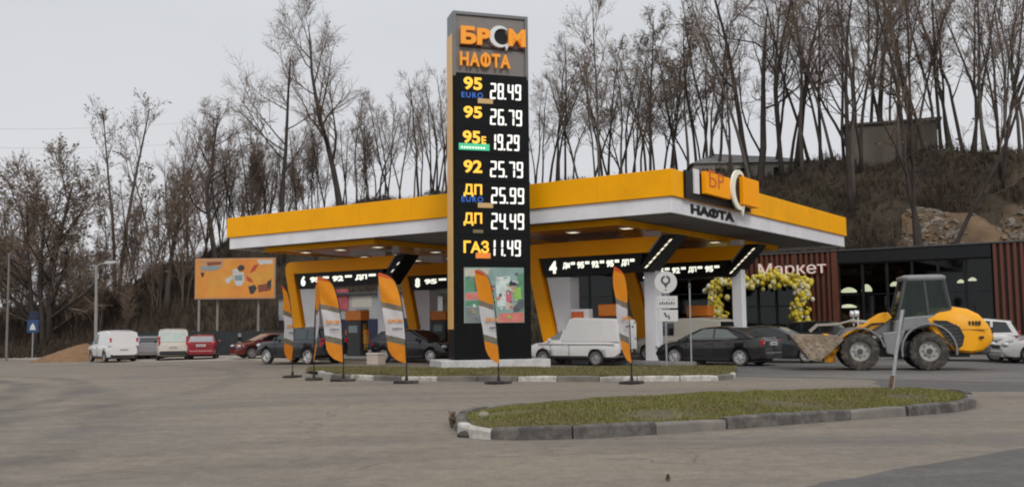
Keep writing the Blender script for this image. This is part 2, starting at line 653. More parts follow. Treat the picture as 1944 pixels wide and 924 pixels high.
# ------------------------------------------------------------------ station frame: local x runs along the long canopy edge, local y away from the road
NOSE = at(1277, 402, 33.0)
NOSE = Vector((NOSE.x, NOSE.y, 0))
PHI = rad(-35.5)
UX = Vector((math.cos(PHI), math.sin(PHI), 0))
UY = Vector((-math.sin(PHI), math.cos(PHI), 0))
def S(x, y, z=0.0): return NOSE + UX * x + UY * y + Vector((0, 0, z))
def SL(px, py, b): return loc_on(px, py, NOSE, PHI, b)

# forecourt paving under the canopy and out to the shop
q = [S(-27, -2.6), S(3.0, -2.6), S(20, -2.5), S(24, 26), S(-27, 26)]
sheet('forecourt', [(p.x, p.y) for p in q], M_COURT, 0.008)
# pale concrete edge of the parking on the left
q = [G(-60, 680), G(250, 687), G(480, 683), G(600, 690), G(600, 668), G(330, 664), G(-60, 668)]
sheet('parking_apron', wav([(p.x, p.y) for p in q], 8, 0.25, 9), M_APRON, 0.006)

# ------------------------------------------------------------------ hill
def toe(x):
    return interp(x, [(-90, 92), (-45, 82), (-32, 74), (-20, 72), (-8, 76), (0, 80), (8, 75.5), (20, 66.5), (30, 59.5), (45, 48), (80, 30)])
def wid(x): return interp(x, [(-60, 14), (-20, 20), (0, 17), (25, 19), (45, 21)])
def top(x):
    yc = toe(x) + wid(x)
    px = CX + FPX * x / yc
    ypx = interp(px, [(-300, 610), (0, 602), (110, 588), (250, 545), (350, 500), (440, 466), (560, 428), (650, 394), (850, 372), (1000, 362), (1310, 336), (1450, 332), (1540, 318), (1600, 308), (1700, 302), (1944, 288), (2300, 270)])
    hor = 616.5 - (px - CX) * ROLL
    return CAM_H + (hor - ypx) / FPX * yc
def hill_z(x, y):
    t = (y - toe(x)) / wid(x)
    s = 0 if t <= 0 else min(1.0, t)
    s = 0.35 * s + 0.65 * smoothstep(s)
    z = top(x) * s
    if t > 1: z += 0.02 * (y - toe(x) - wid(x))
    k = min(1, max(0, t * 3))
    z += k * 0.35 * (math.sin(x * 0.9 + y * 0.35) + math.sin(x * 0.37 - y * 0.8) + 0.6 * math.sin(x * 2.1 + 1.7 * y))
    return z - 0.6 * (1 - min(1, max(0, t * 6 + 1)))

m, n, l = node_mat('hill_soil')
g = n.new('ShaderNodeNewGeometry').outputs['Position']
c1 = mix(n, l, ramp(n, l, noise(n, l, g, 0.35, 7, 0.7), 0.35, 0.65), (0.045, 0.034, 0.024), (0.10, 0.075, 0.048))
c1 = mix(n, l, ramp(n, l, noise(n, l, g, 0.12, 5, 0.6), 0.5, 0.68), c1, (0.085, 0.085, 0.04))
c1 = mix(n, l, ramp(n, l, noise(n, l, g, 5, 6, 0.8), 0.4, 0.7, 0, 0.7), c1, (0.025, 0.02, 0.015))
l.new(c1, n['Principled BSDF'].inputs['Base Color'])
n['Principled BSDF'].inputs['Roughness'].default_value = 0.95
bp = n.new('ShaderNodeBump')
bp.inputs['Strength'].default_value = 0.9
bp.inputs['Distance'].default_value = 0.3
l.new(noise(n, l, g, 1.5, 8, 0.75), bp.inputs['Height'])
l.new(bp.outputs[0], n['Principled BSDF'].inputs['Normal'])
M_HILL = m
mb = MB()
nx, ny = 150, 46
for j in range(ny):
    for i in range(nx):
        x = -110 + 200 * i / (nx - 1)
        t = j / (ny - 1)
        tt = -0.08 + 1.35 * t if t < 0.85 else 1.0675 + (t - 0.85) * 40
        y = toe(x) + wid(x) * tt
        mb.v.append((x, y, hill_z(x, y) + (gz(x) - 0.3) * max(0, 1 - max(0, tt) * 6)))
for j in range(ny - 1):
    for i in range(nx - 1):
        a = j * nx + i
        mb.f.append((a, a + 1, a + nx + 1, a + nx))
        mb.m.append(0)
        mb.s.append(True)
mb.build('hill', M_HILL, kind='structure', sharp=0)

# ------------------------------------------------------------------ kerbed grass islands
M_KW = mat('kerb_white_paint', (0.52, 0.51, 0.47), 0.7, var=0.2, scale=6, dirt=(0.20, 0.17, 0.14), dscale=3.5, damt=0.85, bump=0.4, bscale=25)
M_KG = mat('kerb_bare_concrete', (0.20, 0.185, 0.165), 0.85, var=0.25, scale=6, dirt=(0.09, 0.08, 0.072), dscale=3, damt=0.8, bump=0.5, bscale=25)
M_KD = mat('kerb_worn_black_paint', (0.075, 0.07, 0.066), 0.8, var=0.3, scale=6, dirt=(0.21, 0.19, 0.165), dscale=4, damt=0.8, bump=0.5, bscale=25)
M_SOIL = mat('verge_soil', (0.095, 0.085, 0.045), 0.95, var=0.3, scale=2.5, dirt=(0.16, 0.12, 0.08), dscale=1.0, damt=0.6, bump=0.8, bscale=12)

def catmull(pts, n=8, closed=True):
    o = []
    L = len(pts)
    for i in range(L if closed else L - 1):
        p0, p1, p2, p3 = [Vector(pts[(i + k - 1) % L]) if closed else Vector(pts[min(max(i + k - 1, 0), L - 1)]) for k in range(4)]
        for j in range(n):
            t = j / n
            o.append(0.5 * ((2 * p1) + (-p0 + p2) * t + (2 * p0 - 5 * p1 + 4 * p2 - p3) * t * t + (-p0 + 3 * p1 - 3 * p2 + p3) * t ** 3))
    return o

def inset(poly, d):
    o = []
    L = len(poly)
    for i in range(L):
        a, b, c = poly[i - 1], poly[i], poly[(i + 1) % L]
        t = (c - a)
        t.z = 0
        t.normalize()
        o.append(b + Vector((-t.y, t.x, 0)) * d)
    return o

def area2(poly): return sum(poly[i].x * poly[(i + 1) % len(poly)].y - poly[(i + 1) % len(poly)].x * poly[i].y for i in range(len(poly)))

def kerb_run(path, block, h, wd, pat, seed, closed):
    """kerb stones laid along a path, each a little out of line"""
    r = random.Random(seed)
    mb = MB()
    seg = [0.0]
    P = path + ([path[0]] if closed else [])
    for a, b in zip(P, P[1:]): seg.append(seg[-1] + (b - a).length)
    def pt(s):
        s = max(0, min(seg[-1], s))
        for i in range(len(P) - 1):
            if s <= seg[i + 1] or i == len(P) - 2:
                t = (s - seg[i]) / max(1e-6, seg[i + 1] - seg[i])
                d = (P[i + 1] - P[i]).normalized()
                return P[i].lerp(P[i + 1], t), d
    s, k = 0.0, 0
    while s < seg[-1] - 0.1:
        ln = block * r.uniform(0.93, 1.07)
        dh, do = r.uniform(-0.02, 0.015), r.uniform(-0.02, 0.02)
        tl = r.uniform(-0.02, 0.02)
        mi = pat[k % len(pat)]
        rings = []
        ns = 4
        for j in range(ns + 1):
            p, d = pt(min(seg[-1], s + 0.012 + (ln - 0.024) * j / ns))
            nrm = Vector((-d.y, d.x, 0))
            z = gz(p.x)
            e0 = 0.012 if j in (0, ns) else 0
            hh = h + dh + tl * (j / ns - 0.5) - e0
            q = []
            for (o, zz) in ((0.0, -0.05), (0.0, hh - 0.035), (0.012, hh - 0.012), (0.035, hh), (wd - 0.02, hh), (wd, hh - 0.02), (wd, -0.05)):
                q.append(p + nrm * (o + do + r.uniform(-0.004, 0.004)) + Vector((0, 0, z + zz - p.z + r.uniform(-0.004, 0.004))))
            rings.append(q)
        mb.loft(rings, mi, False)
        s += ln
        k += 1
    return mb

def grass_blades(name, poly, zfun, n, hgt, seed, cols, wdt=0.012):
    rng = np.random.default_rng(seed)
    P = np.array([(p.x, p.y) for p in poly])
    lo, hi = P.min(0), P.max(0)
    pts = []
    while len(pts) < n:
        q = lo + (hi - lo) * rng.random((n, 2))
        ins = np.zeros(len(q), bool)
        for i in range(len(P)):
            a, b = P[i], P[(i + 1) % len(P)]
            c = ((a[1] > q[:, 1]) != (b[1] > q[:, 1])) & (q[:, 0] < (b[0] - a[0]) * (q[:, 1] - a[1]) / (b[1] - a[1] + 1e-12) + a[0])
            ins ^= c
        pts.extend(q[ins].tolist())
    pts = np.array(pts[:n])
    # clumps: thin out with a slow wave so bare soil shows
    clump = np.sin(pts[:, 0] * 2.3 + 1.3 * np.sin(pts[:, 1] * 1.9)) + np.sin(pts[:, 1] * 3.1 + pts[:, 0] * 0.7) + rng.normal(0, 0.6, n)
    pts = pts[clump > -1.05]
    n = len(pts)
    z = np.array([zfun(x, y) for x, y in pts])
    a = rng.random(n) * 2 * PI
    h = hgt * rng.uniform(0.45, 1.25, n)
    lean = rng.normal(0, 0.45, (n, 2)) * h[:, None]
    w2 = wdt * rng.uniform(0.5, 1.2, n)
    V = np.zeros((n, 3, 3))
    V[:, 0, :2] = pts + np.stack([np.cos(a), np.sin(a)], 1) * w2[:, None]
    V[:, 1, :2] = pts - np.stack([np.cos(a), np.sin(a)], 1) * w2[:, None]
    V[:, 2, :2] = pts + lean
    V[:, 0, 2] = z - 0.01
    V[:, 1, 2] = z - 0.01
    V[:, 2, 2] = z + h
    me = bpy.data.meshes.new(name)
    me.from_pydata(V.reshape(-1, 3).tolist(), [], np.arange(n * 3).reshape(-1, 3).tolist())
    at_ = me.attributes.new('tone', 'FLOAT', 'FACE')
    at_.data.foreach_set('value', rng.random(n).astype(np.float32))
    mm, nn, ll = node_mat(name + '_blades')
    an = nn.new('ShaderNodeAttribute')
    an.attribute_name = 'tone'
    rp = nn.new('ShaderNodeValToRGB')
    for i, c in enumerate(cols):
        el = rp.color_ramp.elements[i] if i < 2 else rp.color_ramp.elements.new(0.5)
        el.position = i / (len(cols) - 1)
        el.color = (*c, 1)
    for i, c in enumerate(cols):
        pass
    ll.new(an.outputs['Fac'], rp.inputs[0])
    gg = nn.new('ShaderNodeNewGeometry').outputs['Position']
    cc = mix(nn, ll, ramp(nn, ll, noise(nn, ll, gg, 1.1, 5, 0.7), 0.42, 0.64, 0, 0.8), rp.outputs[0], (0.19, 0.155, 0.065))
    ll.new(cc, nn['Principled BSDF'].inputs['Base Color'])
    nn['Principled BSDF'].inputs['Roughness'].default_value = 0.7
    me.materials.append(mm)
    o = bpy.data.objects.new(name, me)
    C.objects.link(o)
    o['kind'] = 'stuff'
    return o

def ramp_cols(*c): return sorted(c, key=lambda q: q[0])

# island in the foreground
pix = [(866, 806), (876, 826), (930, 834), (1060, 834), (1250, 824), (1450, 809), (1600, 798), (1750, 787), (1830, 779), (1852, 768), (1835, 757), (1790, 752), (1690, 750), (1500, 754), (1300, 761), (1100, 772), (950, 785), (890, 794)]
isl = [G(*p) for p in pix]
for p in isl: p.z = 0
isl = catmull(isl, 6)
if area2(isl) < 0: isl = isl[::-1]
# start the run of kerb stones at the blunt left end
k0 = min(range(len(isl)), key=lambda i: (isl[i] - G(868, 818)).length)
isl = isl[k0:] + isl[:k0]
KH = 0.175
mb = kerb_run(isl, 1.25, KH, 0.16, [0, 2, 2, 1, 2, 2, 1, 2, 2, 1, 2, 1, 0, 2, 1, 2], 4, True)
mb.build('kerb', [M_KW, M_KG, M_KD], kind='structure', sharp=0)
inn = inset(isl, 0.15)
cen = sum(inn, Vector()) / len(inn)
def isl_z(x, y):
    d = min((Vector((x, y, 0)) - p).length for p in inn[::3])
    return 0.125 + 0.11 * smoothstep(d / 1.5) + 0.015 * math.sin(x * 2.1) * math.sin(y * 2.7)
mb = MB()
rings = [inn]
for f in (0.25, 0.5, 1.0, 1.6, 2.2): rings.append(inset(inn, f))
def ring_shrink(k): return [cen + (p - cen) * k for p in inn]
rings = [ring_shrink(k) for k in (1.0, 0.93, 0.84, 0.7, 0.5, 0.25, 0.02)]
rr = [[Vector((p.x, p.y, isl_z(p.x, p.y) if i else 0.14)) for p in r] for i, r in enumerate(rings)]
mb.loft(rr, 0, True, True, False)
mb.build('island_soil', M_SOIL, kind='structure', sharp=0)
GC = [(0.09, 0.11, 0.020), (0.22, 0.205, 0.05), (0.14, 0.155, 0.030)]
grass_blades('grass', [cen + (p - cen) * 0.995 for p in inn], isl_z, 62000, 0.05, 3, GC, 0.013)

# verge between the road and the forecourt, where the price sign stands
vk = [G(p[0], p[1]) for p in [(604, 712), (634, 718), (760, 723), (900, 723.5), (1060, 724), (1210, 723.5), (1345, 722.5), (1390, 719), (1396, 714)]]
for p in vk: p.z = 0
run = catmull(vk, 6, False)
mb = kerb_run(run, 1.12, 0.15, 0.15, [0, 0, 1, 0, 1, 0, 1, 1, 0, 1, 0], 8, False)
mb.build('verge_kerb', [M_KW, M_KG, M_KD], kind='structure', sharp=0)
back = [G(p[0], p[1]) for p in [(1400, 700), (1250, 700), (1100, 702), (950, 702), (800, 702), (640, 701), (585, 702), (580, 708)]]
vp = [p + Vector((0, 0.12, 0)) for p in run] + [Vector((p.x, p.y, 0)) for p in back]
mb = MB()
mb.v = [(p.x, p.y, gz(p.x) + 0.10) for p in vp]
mb.f = [tuple(range(len(vp)))]
mb.m = [0]
mb.s = [False]
mb.build('verge_soil', M_SOIL, kind='structure')
grass_blades('verge_grass', vp, lambda x, y: gz(x) + 0.10, 42000, 0.055, 5, [(0.075, 0.08, 0.02), (0.20, 0.165, 0.06), (0.12, 0.12, 0.03)], 0.02)
# ------------------------------------------------------------------ bare trees
M_BARK = mat('bark', (0.095, 0.078, 0.064), 0.9, var=0.35, scale=1.2, bump=0.6, bscale=6, dirt=(0.14, 0.125, 0.10), dscale=0.8, damt=0.5)
M_BARK2 = mat('dark_bark', (0.045, 0.036, 0.030), 0.9, var=0.35, scale=1.2, bump=0.6, bscale=6)
M_TWIG = mat('twigs', (0.160, 0.114, 0.086), 0.9, var=0.3, scale=0.8)
M_LEAF = mat('withered_leaves', (0.085, 0.062, 0.036), 0.8, var=0.5, scale=0.9)
M_LEAFG = mat('last_green_leaves', (0.10, 0.095, 0.035), 0.8, var=0.5, scale=0.9)

class Tree:
    def __init__(self, seed, H, **k):
        self.r = random.Random(seed)
        self.H = H
        self.k = dict(clear=0.45, r0=0.17, lean=0.06, spread=0.55, limbs=9, sub=6, twigs=6, twl=1.0, leaf=0.25, up=0.25, wob=0.06, limb_len=0.36, forks=1, taper=0.75, tw=0.020, topcluster=0.0)
        self.k.update(k)
        self.T, self.X = MB(), MB()
        k = self.k
        base = Vector((0, 0, -0.5))
        for f in range(k['forks']):
            ang = self.r.uniform(0, 2 * PI) if k['forks'] == 1 else 2 * PI * f / k['forks'] + self.r.uniform(-0.5, 0.5)
            ln = k['lean'] * (1 if k['forks'] == 1 else self.r.uniform(0.7, 1.5))
            d = Vector((math.cos(ang) * ln, math.sin(ang) * ln, 1)).normalized()
            if 'dir' in k and k['forks'] == 1: d = Vector(k['dir']).normalized()
            hh = H * (1 if f == 0 else self.r.uniform(0.75, 0.97))
            self.trunk(base + Vector((math.cos(ang), math.sin(ang), 0)) * (0 if k['forks'] == 1 else 0.15), d, hh, k['r0'] * (1 if f == 0 else 0.85))
    def path(self, p, d, L, n, wob, up):
        pts = [p.copy()]
        d = d.copy()
        for i in range(n):
            d = (d + Vector((self.r.gauss(0, wob), self.r.gauss(0, wob), self.r.gauss(0, wob) + up / n))).normalized()
            pts.append(pts[-1] + d * L / n)
        return pts
    def trunk(self, p, d, H, r0):
        k, r = self.k, self.r
        pts = self.path(p, d, H * 0.97, 9, k['wob'], 0.05)
        rs = [max(0.03, r0 * (1 - k['taper'] * i / 9) * (1.25 if i == 0 else 1)) for i in range(10)]
        rs[-1] = 0.025
        self.T.tube(pts, rs, 6)
        nl = k['limbs']
        for i in range(nl):
            t = k['clear'] + (0.97 - k['clear']) * ((i + r.random() * 0.8) / nl)
            q, dd, rr = self.on(pts, rs, t)
            a = r.uniform(0, 2 * PI)
            sp = k['spread'] * r.uniform(0.7, 1.3)
            o = dd.orthogonal().normalized()
            o = Matrix.Rotation(a, 3, dd) @ o
            ld = (dd * math.cos(sp) + o * math.sin(sp)).normalized()
            L = H * k['limb_len'] * (1.0 - 0.55 * (t - k['clear']) / (1.001 - k['clear'])) * r.uniform(0.7, 1.2)
            self.limb(q, ld, L, rr * 0.55)
    def on(self, pts, rs, t):
        f = t * (len(pts) - 1)
        i = min(len(pts) - 2, int(f))
        u = f - i
        return pts[i].lerp(pts[i + 1], u), (pts[i + 1] - pts[i]).normalized(), rs[i] + (rs[i + 1] - rs[i]) * u
    def limb(self, p, d, L, r0):
        k, r = self.k, self.r
        pts = self.path(p, d, L, 6, k['wob'] * 1.8, k['up'])
        r0 = max(0.03, min(r0, 0.09 * L / 3))
        rs = [max(0.016, r0 * (1 - 0.8 * i / 6)) for i in range(7)]
        (self.T if r0 > 0.045 else self.X).tube(pts, rs, 4, 0, False)
        for i in range(k['sub']):
            t = 0.25 + 0.75 * (i + r.random()) / k['sub']
            q, dd, rr = self.on(pts, rs, min(0.99, t))
            self.branch(q, self.side(dd, r.uniform(0.4, 0.95)), L * r.uniform(0.25, 0.5) * (1.15 - 0.5 * t), max(0.014, rr * 0.6))
    def side(self, dd, sp):
        o = Matrix.Rotation(self.r.uniform(0, 2 * PI), 3, dd) @ dd.orthogonal().normalized()
        return (dd * math.cos(sp) + o * math.sin(sp)).normalized()
    def branch(self, p, d, L, r0):
        k, r = self.k, self.r
        pts = self.path(p, d, L, 4, 0.14, k['up'] * 0.7)
        rs = [max(0.010, r0 * (1 - 0.6 * i / 4)) for i in range(5)]
        self.X.tube(pts, rs, 3, 0, False, False)
        for i in range(k['twigs']):
            t = 0.2 + 0.8 * (i + r.random()) / k['twigs']
            q, dd, rr = self.on(pts, rs, min(0.99, t))
            self.twig(q, self.side(dd, r.uniform(0.35, 0.9)), r.uniform(0.45, 1.1) * k['twl'] * min(1.0, 0.4 + L * 0.5), k['tw'])
    def twig(self, p, d, L, w):
        k, r = self.k, self.r
        pts = self.path(p, d, L, 3, 0.2, 0.3)
        # a twig is a thin three-sided rod
        self.X.tube(pts, [w * 0.62, w * 0.5, w * 0.4, w * 0.2], 3, 0, False, False)
        for j in range(2):
            q = pts[1 + j]
            dd = self.side(d, r.uniform(0.4, 1.0))
            e = q + dd * L * r.uniform(0.35, 0.7)
            s = dd.orthogonal().normalized() * w * 0.42
            s2 = s.cross(dd).normalized() * w * 0.42
            self.X.add([q + s, q - s * 0.5 + s2, q - s * 0.5 - s2, e], [(0, 1, 3), (1, 2, 3), (2, 0, 3)], 0, False)
            if r.random() < k['leaf']:
                n_ = r.randint(1, 3)
                for _ in range(n_):
                    c = q.lerp(e, r.uniform(0.4, 1.1))
                    sz = r.uniform(0.05, 0.11)
                    u = Vector((r.gauss(0, 1), r.gauss(0, 1), r.gauss(0, 1))).normalized()
                    v = u.orthogonal().normalized()
                    self.X.add([c - u * sz, c + v * sz * 0.6, c + u * sz, c - v * sz * 0.6], [(0, 1, 2, 3)], 1 if r.random() < 0.85 else 2, False)
    def build(self, name, bark=None, root=None):
        t = self.T.build('trunk', bark or M_BARK, root, sharp=0, fix=False)
        c = self.X.build('crown', [M_TWIG, M_LEAF, M_LEAFG], root, sharp=0, fix=False)
        return t, c

def plant(px, ybase, ytop, Y, tpl, label, group=None, cat='tree', rz=None, name='bare_tree', rnd=random.Random(99), wide=1.0):
    """stand a tree on the hill at the depth Y so that its top reaches the given height"""
    p = at(px, ybase, Y)
    z = max(hill_z(p.x, Y), gz(p.x)) if Y > toe(p.x) - 1 else gz(p.x)
    topz = at(px, ytop, Y).z
    H = topz - z
    t0, c0, TH = tpl
    root = thing(name, (p.x, Y, z), rnd.uniform(0, 2 * PI) if rz is None else rz, label, cat, group)
    s = H / TH
    root.scale = (s * wide * rnd.uniform(0.9, 1.1), s * wide * rnd.uniform(0.9, 1.1), s)
    for src in (t0, c0):
        o = src.copy()
        C.objects.link(o)
        o.parent = root
    return root

TPL = []
def template(seed, H, bark=None, **k):
    T = Tree(seed, H, **k)
    t, c = T.build('tpl', bark)
    C.objects.unlink(t)
    C.objects.unlink(c)
    return (t, c, H)

# tall slim woodland trees (bare poles with a high narrow crown)
SLIM = [template(10 + i, 16, M_BARK2 if i % 2 else M_BARK, clear=0.30 + 0.05 * (i % 3), r0=0.15, lean=0.05 + 0.05 * (i % 3), spread=0.52, limbs=11, sub=5, twigs=6, leaf=0.10, up=0.45, limb_len=0.27, wob=0.06, tw=0.017) for i in range(5)]
# trees that fork low into several rising stems
FORK = [template(30 + i, 16, M_BARK2, clear=0.36, r0=0.15, lean=0.20, spread=0.55, limbs=7, sub=5, twigs=6, leaf=0.08, up=0.4, limb_len=0.28, forks=2 + i % 2, wob=0.065, tw=0.017) for i in range(4)]
# leafy ones that keep their withered leaves
LEAFY = [template(50 + i, 14, M_BARK2, clear=0.30, r0=0.14, lean=0.05, spread=0.6, limbs=13, sub=6, twigs=5, leaf=0.55, up=0.25, limb_len=0.24, wob=0.05, tw=0.017) for i in range(3)]
# broad open crowns
BROAD = [template(60 + i, 15, M_BARK2, clear=0.40, r0=0.24, lean=0.08, spread=0.85, limbs=9, sub=8, twigs=7, leaf=0.03, up=0.35, limb_len=0.42, wob=0.08, twl=1.25) for i in range(2)]
# thin brushy saplings
SAP = [template(70 + i, 9, M_BARK, clear=0.18, r0=0.06, lean=0.12, spread=0.45, limbs=10, sub=5, twigs=5, leaf=0.12, up=0.5, limb_len=0.35, forks=3, wob=0.06) for i in range(3)]

W1 = 'wood on the crest behind the canopy'
W2 = 'wood on the steep bank behind the shop'
W3 = 'wood on the slope behind the long side of the canopy'
W4 = 'trees low on the left slope'
L1 = 'tall bare tree in the wood on the crest right of the price sign'
L2 = 'tall dark bare tree rising above the shop on the right bank'
L3 = 'thin bare tree standing behind the yellow canopy edge left of the price sign'
L4 = 'bare brown tree at the foot of the left slope behind the parking'

# trees one can point to
hero = template(201, 18, M_BARK2, clear=0.33, r0=0.30, dir=(-0.30, 0.05, 1), lean=0.1, spread=0.75, limbs=12, sub=9, twigs=8, leaf=0.02, up=0.25, limb_len=0.36, wob=0.07, twl=1.3)
plant(664, 392, 6, 88, hero, 'tallest bare tree left of the price sign, leaning left with a wide fine crown', rz=0.0)
hero2 = template(202, 15, M_BARK2, clear=0.42, r0=0.22, dir=(-0.03, 0, 1), spread=0.95, limbs=10, sub=9, twigs=7, leaf=0.03, up=0.30, limb_len=0.40, wob=0.06, twl=1.25)
plant(536, 420, 88, 84, hero2, 'flat topped bare tree left of the tallest leaning one, dark straight trunk', rz=0.4)
hero3 = template(203, 17, M_BARK, clear=0.50, r0=0.20, lean=0.10, spread=0.5, limbs=7, sub=6, twigs=6, leaf=0.4, up=0.4, limb_len=0.24, forks=2, wob=0.04)
plant(222, 520, 172, 88, hero3, 'twin stemmed tree with two upright trunks, above the parked white vans', rz=1.9)
hero4 = template(204, 13, M_BARK, clear=0.28, r0=0.24, lean=0.03, spread=0.34, limbs=14, sub=6, twigs=6, leaf=0.02, up=0.5, limb_len=0.60, wob=0.04)
plant(317, 540, 262, 80, hero4, 'vase shaped pollard with many straight shoots from a short thick trunk', rz=0.3)
hero5 = template(205, 16, M_BARK2, clear=0.38, r0=0.26, dir=(-0.10, 0.05, 1), spread=0.75, limbs=12, sub=8, twigs=7, leaf=0.12, up=0.3, limb_len=0.30, wob=0.08)
plant(418, 500, 160, 82, hero5, 'dark round crowned tree beside the left end of the yellow canopy', rz=0.0)
hero6 = template(206, 9, M_BARK2, clear=0.12, r0=0.20, lean=0.10, spread=0.8, limbs=13, sub=9, twigs=7, leaf=0.55, up=0.35, limb_len=0.55, forks=3, wob=0.07)
plant(80, 600, 312, 78, hero6, 'broad reddish brown bushy tree at the far left', rz=1.2, wide=1.0)
hero7 = template(207, 17, M_BARK2, clear=0.26, r0=0.16, lean=0.03, spread=0.62, limbs=16, sub=8, twigs=7, leaf=1.0, up=0.25, limb_len=0.20, wob=0.03)
plant(1236, 350, 18, 86, hero7, 'narrow tree full of dark withered leaves, above the middle of the canopy', rz=0.5)
hero8 = template(208, 19, M_BARK, clear=0.48, r0=0.13, lean=0.01, spread=0.5, limbs=11, sub=7, twigs=6, leaf=0.05, up=0.4, limb_len=0.24, wob=0.02)
plant(1138, 350, -25, 86, hero8, 'pale very tall slim tree with feathery top, right of the price sign', rz=0.5)
hero9 = template(209, 20, M_BARK2, clear=0.34, r0=0.24, dir=(-0.20, 0.0, 1), spread=0.6, limbs=11, sub=8, twigs=7, leaf=0.05, up=0.35, limb_len=0.34, wob=0.05)
plant(1616, 330, -60, 74, hero9, 'thick dark trunk leaning left at the corner of the grey hill house', rz=0.0)
plant(1752, 440, -90, 66, FORK[1], 'thick stem rising from the rubble in front of the grey hill house', rz=2.0)
plant(1900, 320, -70, 70, FORK[2], 'dark crooked tree at the far right above the rubble bank', rz=0.8)

r = random.Random(5)
def wood(n, x0, x1, tops, tpls, lab, grp, d0, d1, yb=400, r=r):
    for i in range(n):
        px = x0 + (x1 - x0) * (i + r.uniform(0.1, 0.9)) / n
        t = r.uniform(d0, d1)
        # depth: t = 1 is the crest of the hill
        Y = 80.0
        for _ in range(4):
            xx = (px - CX) / FPX * Y
            Y = toe(xx) + wid(xx) * t
        plant(px, yb, interp(px, tops) + r.uniform(-38, 38), Y, r.choice(tpls), lab, grp)
wood(26, 1008, 1340, [(1000, 130), (1060, 110), (1200, 90), (1340, 40)], SLIM + LEAFY + SLIM[:2] + FORK[:2], L1, W1, 0.9, 1.5)
wood(40, 1330, 1960, [(1330, 10), (1500, -60), (1944, -80)], SLIM + FORK + SLIM + BROAD[:1], L2, W2, 0.65, 1.35)
wood(34, 455, 856, [(455, 300), (560, 270), (700, 190), (760, 170), (860, 150)], SLIM + FORK + SLIM + SAP, L3, W3, 0.8, 1.5)
wood(16, 340, 520, [(340, 330), (430, 230), (520, 290)], SLIM + SAP + FORK, L3.replace('yellow canopy edge left of the price sign', 'end of the canopy above the billboard'), 'trees above the billboard', 0.7, 1.4)
wood(16, -40, 360, [(-40, 420), (60, 400), (150, 450), (200, 330), (300, 330), (360, 360)], SAP + FORK[:2] + LEAFY[:2] + SAP, L4, W4, 0.15, 1.1)
wood(9, -60, 250, [(-60, 470), (150, 490), (250, 470)], SAP, 'small bushy sapling behind the blue road sign and dirt pile', 'saplings by the road on the left', -0.05, 0.4)

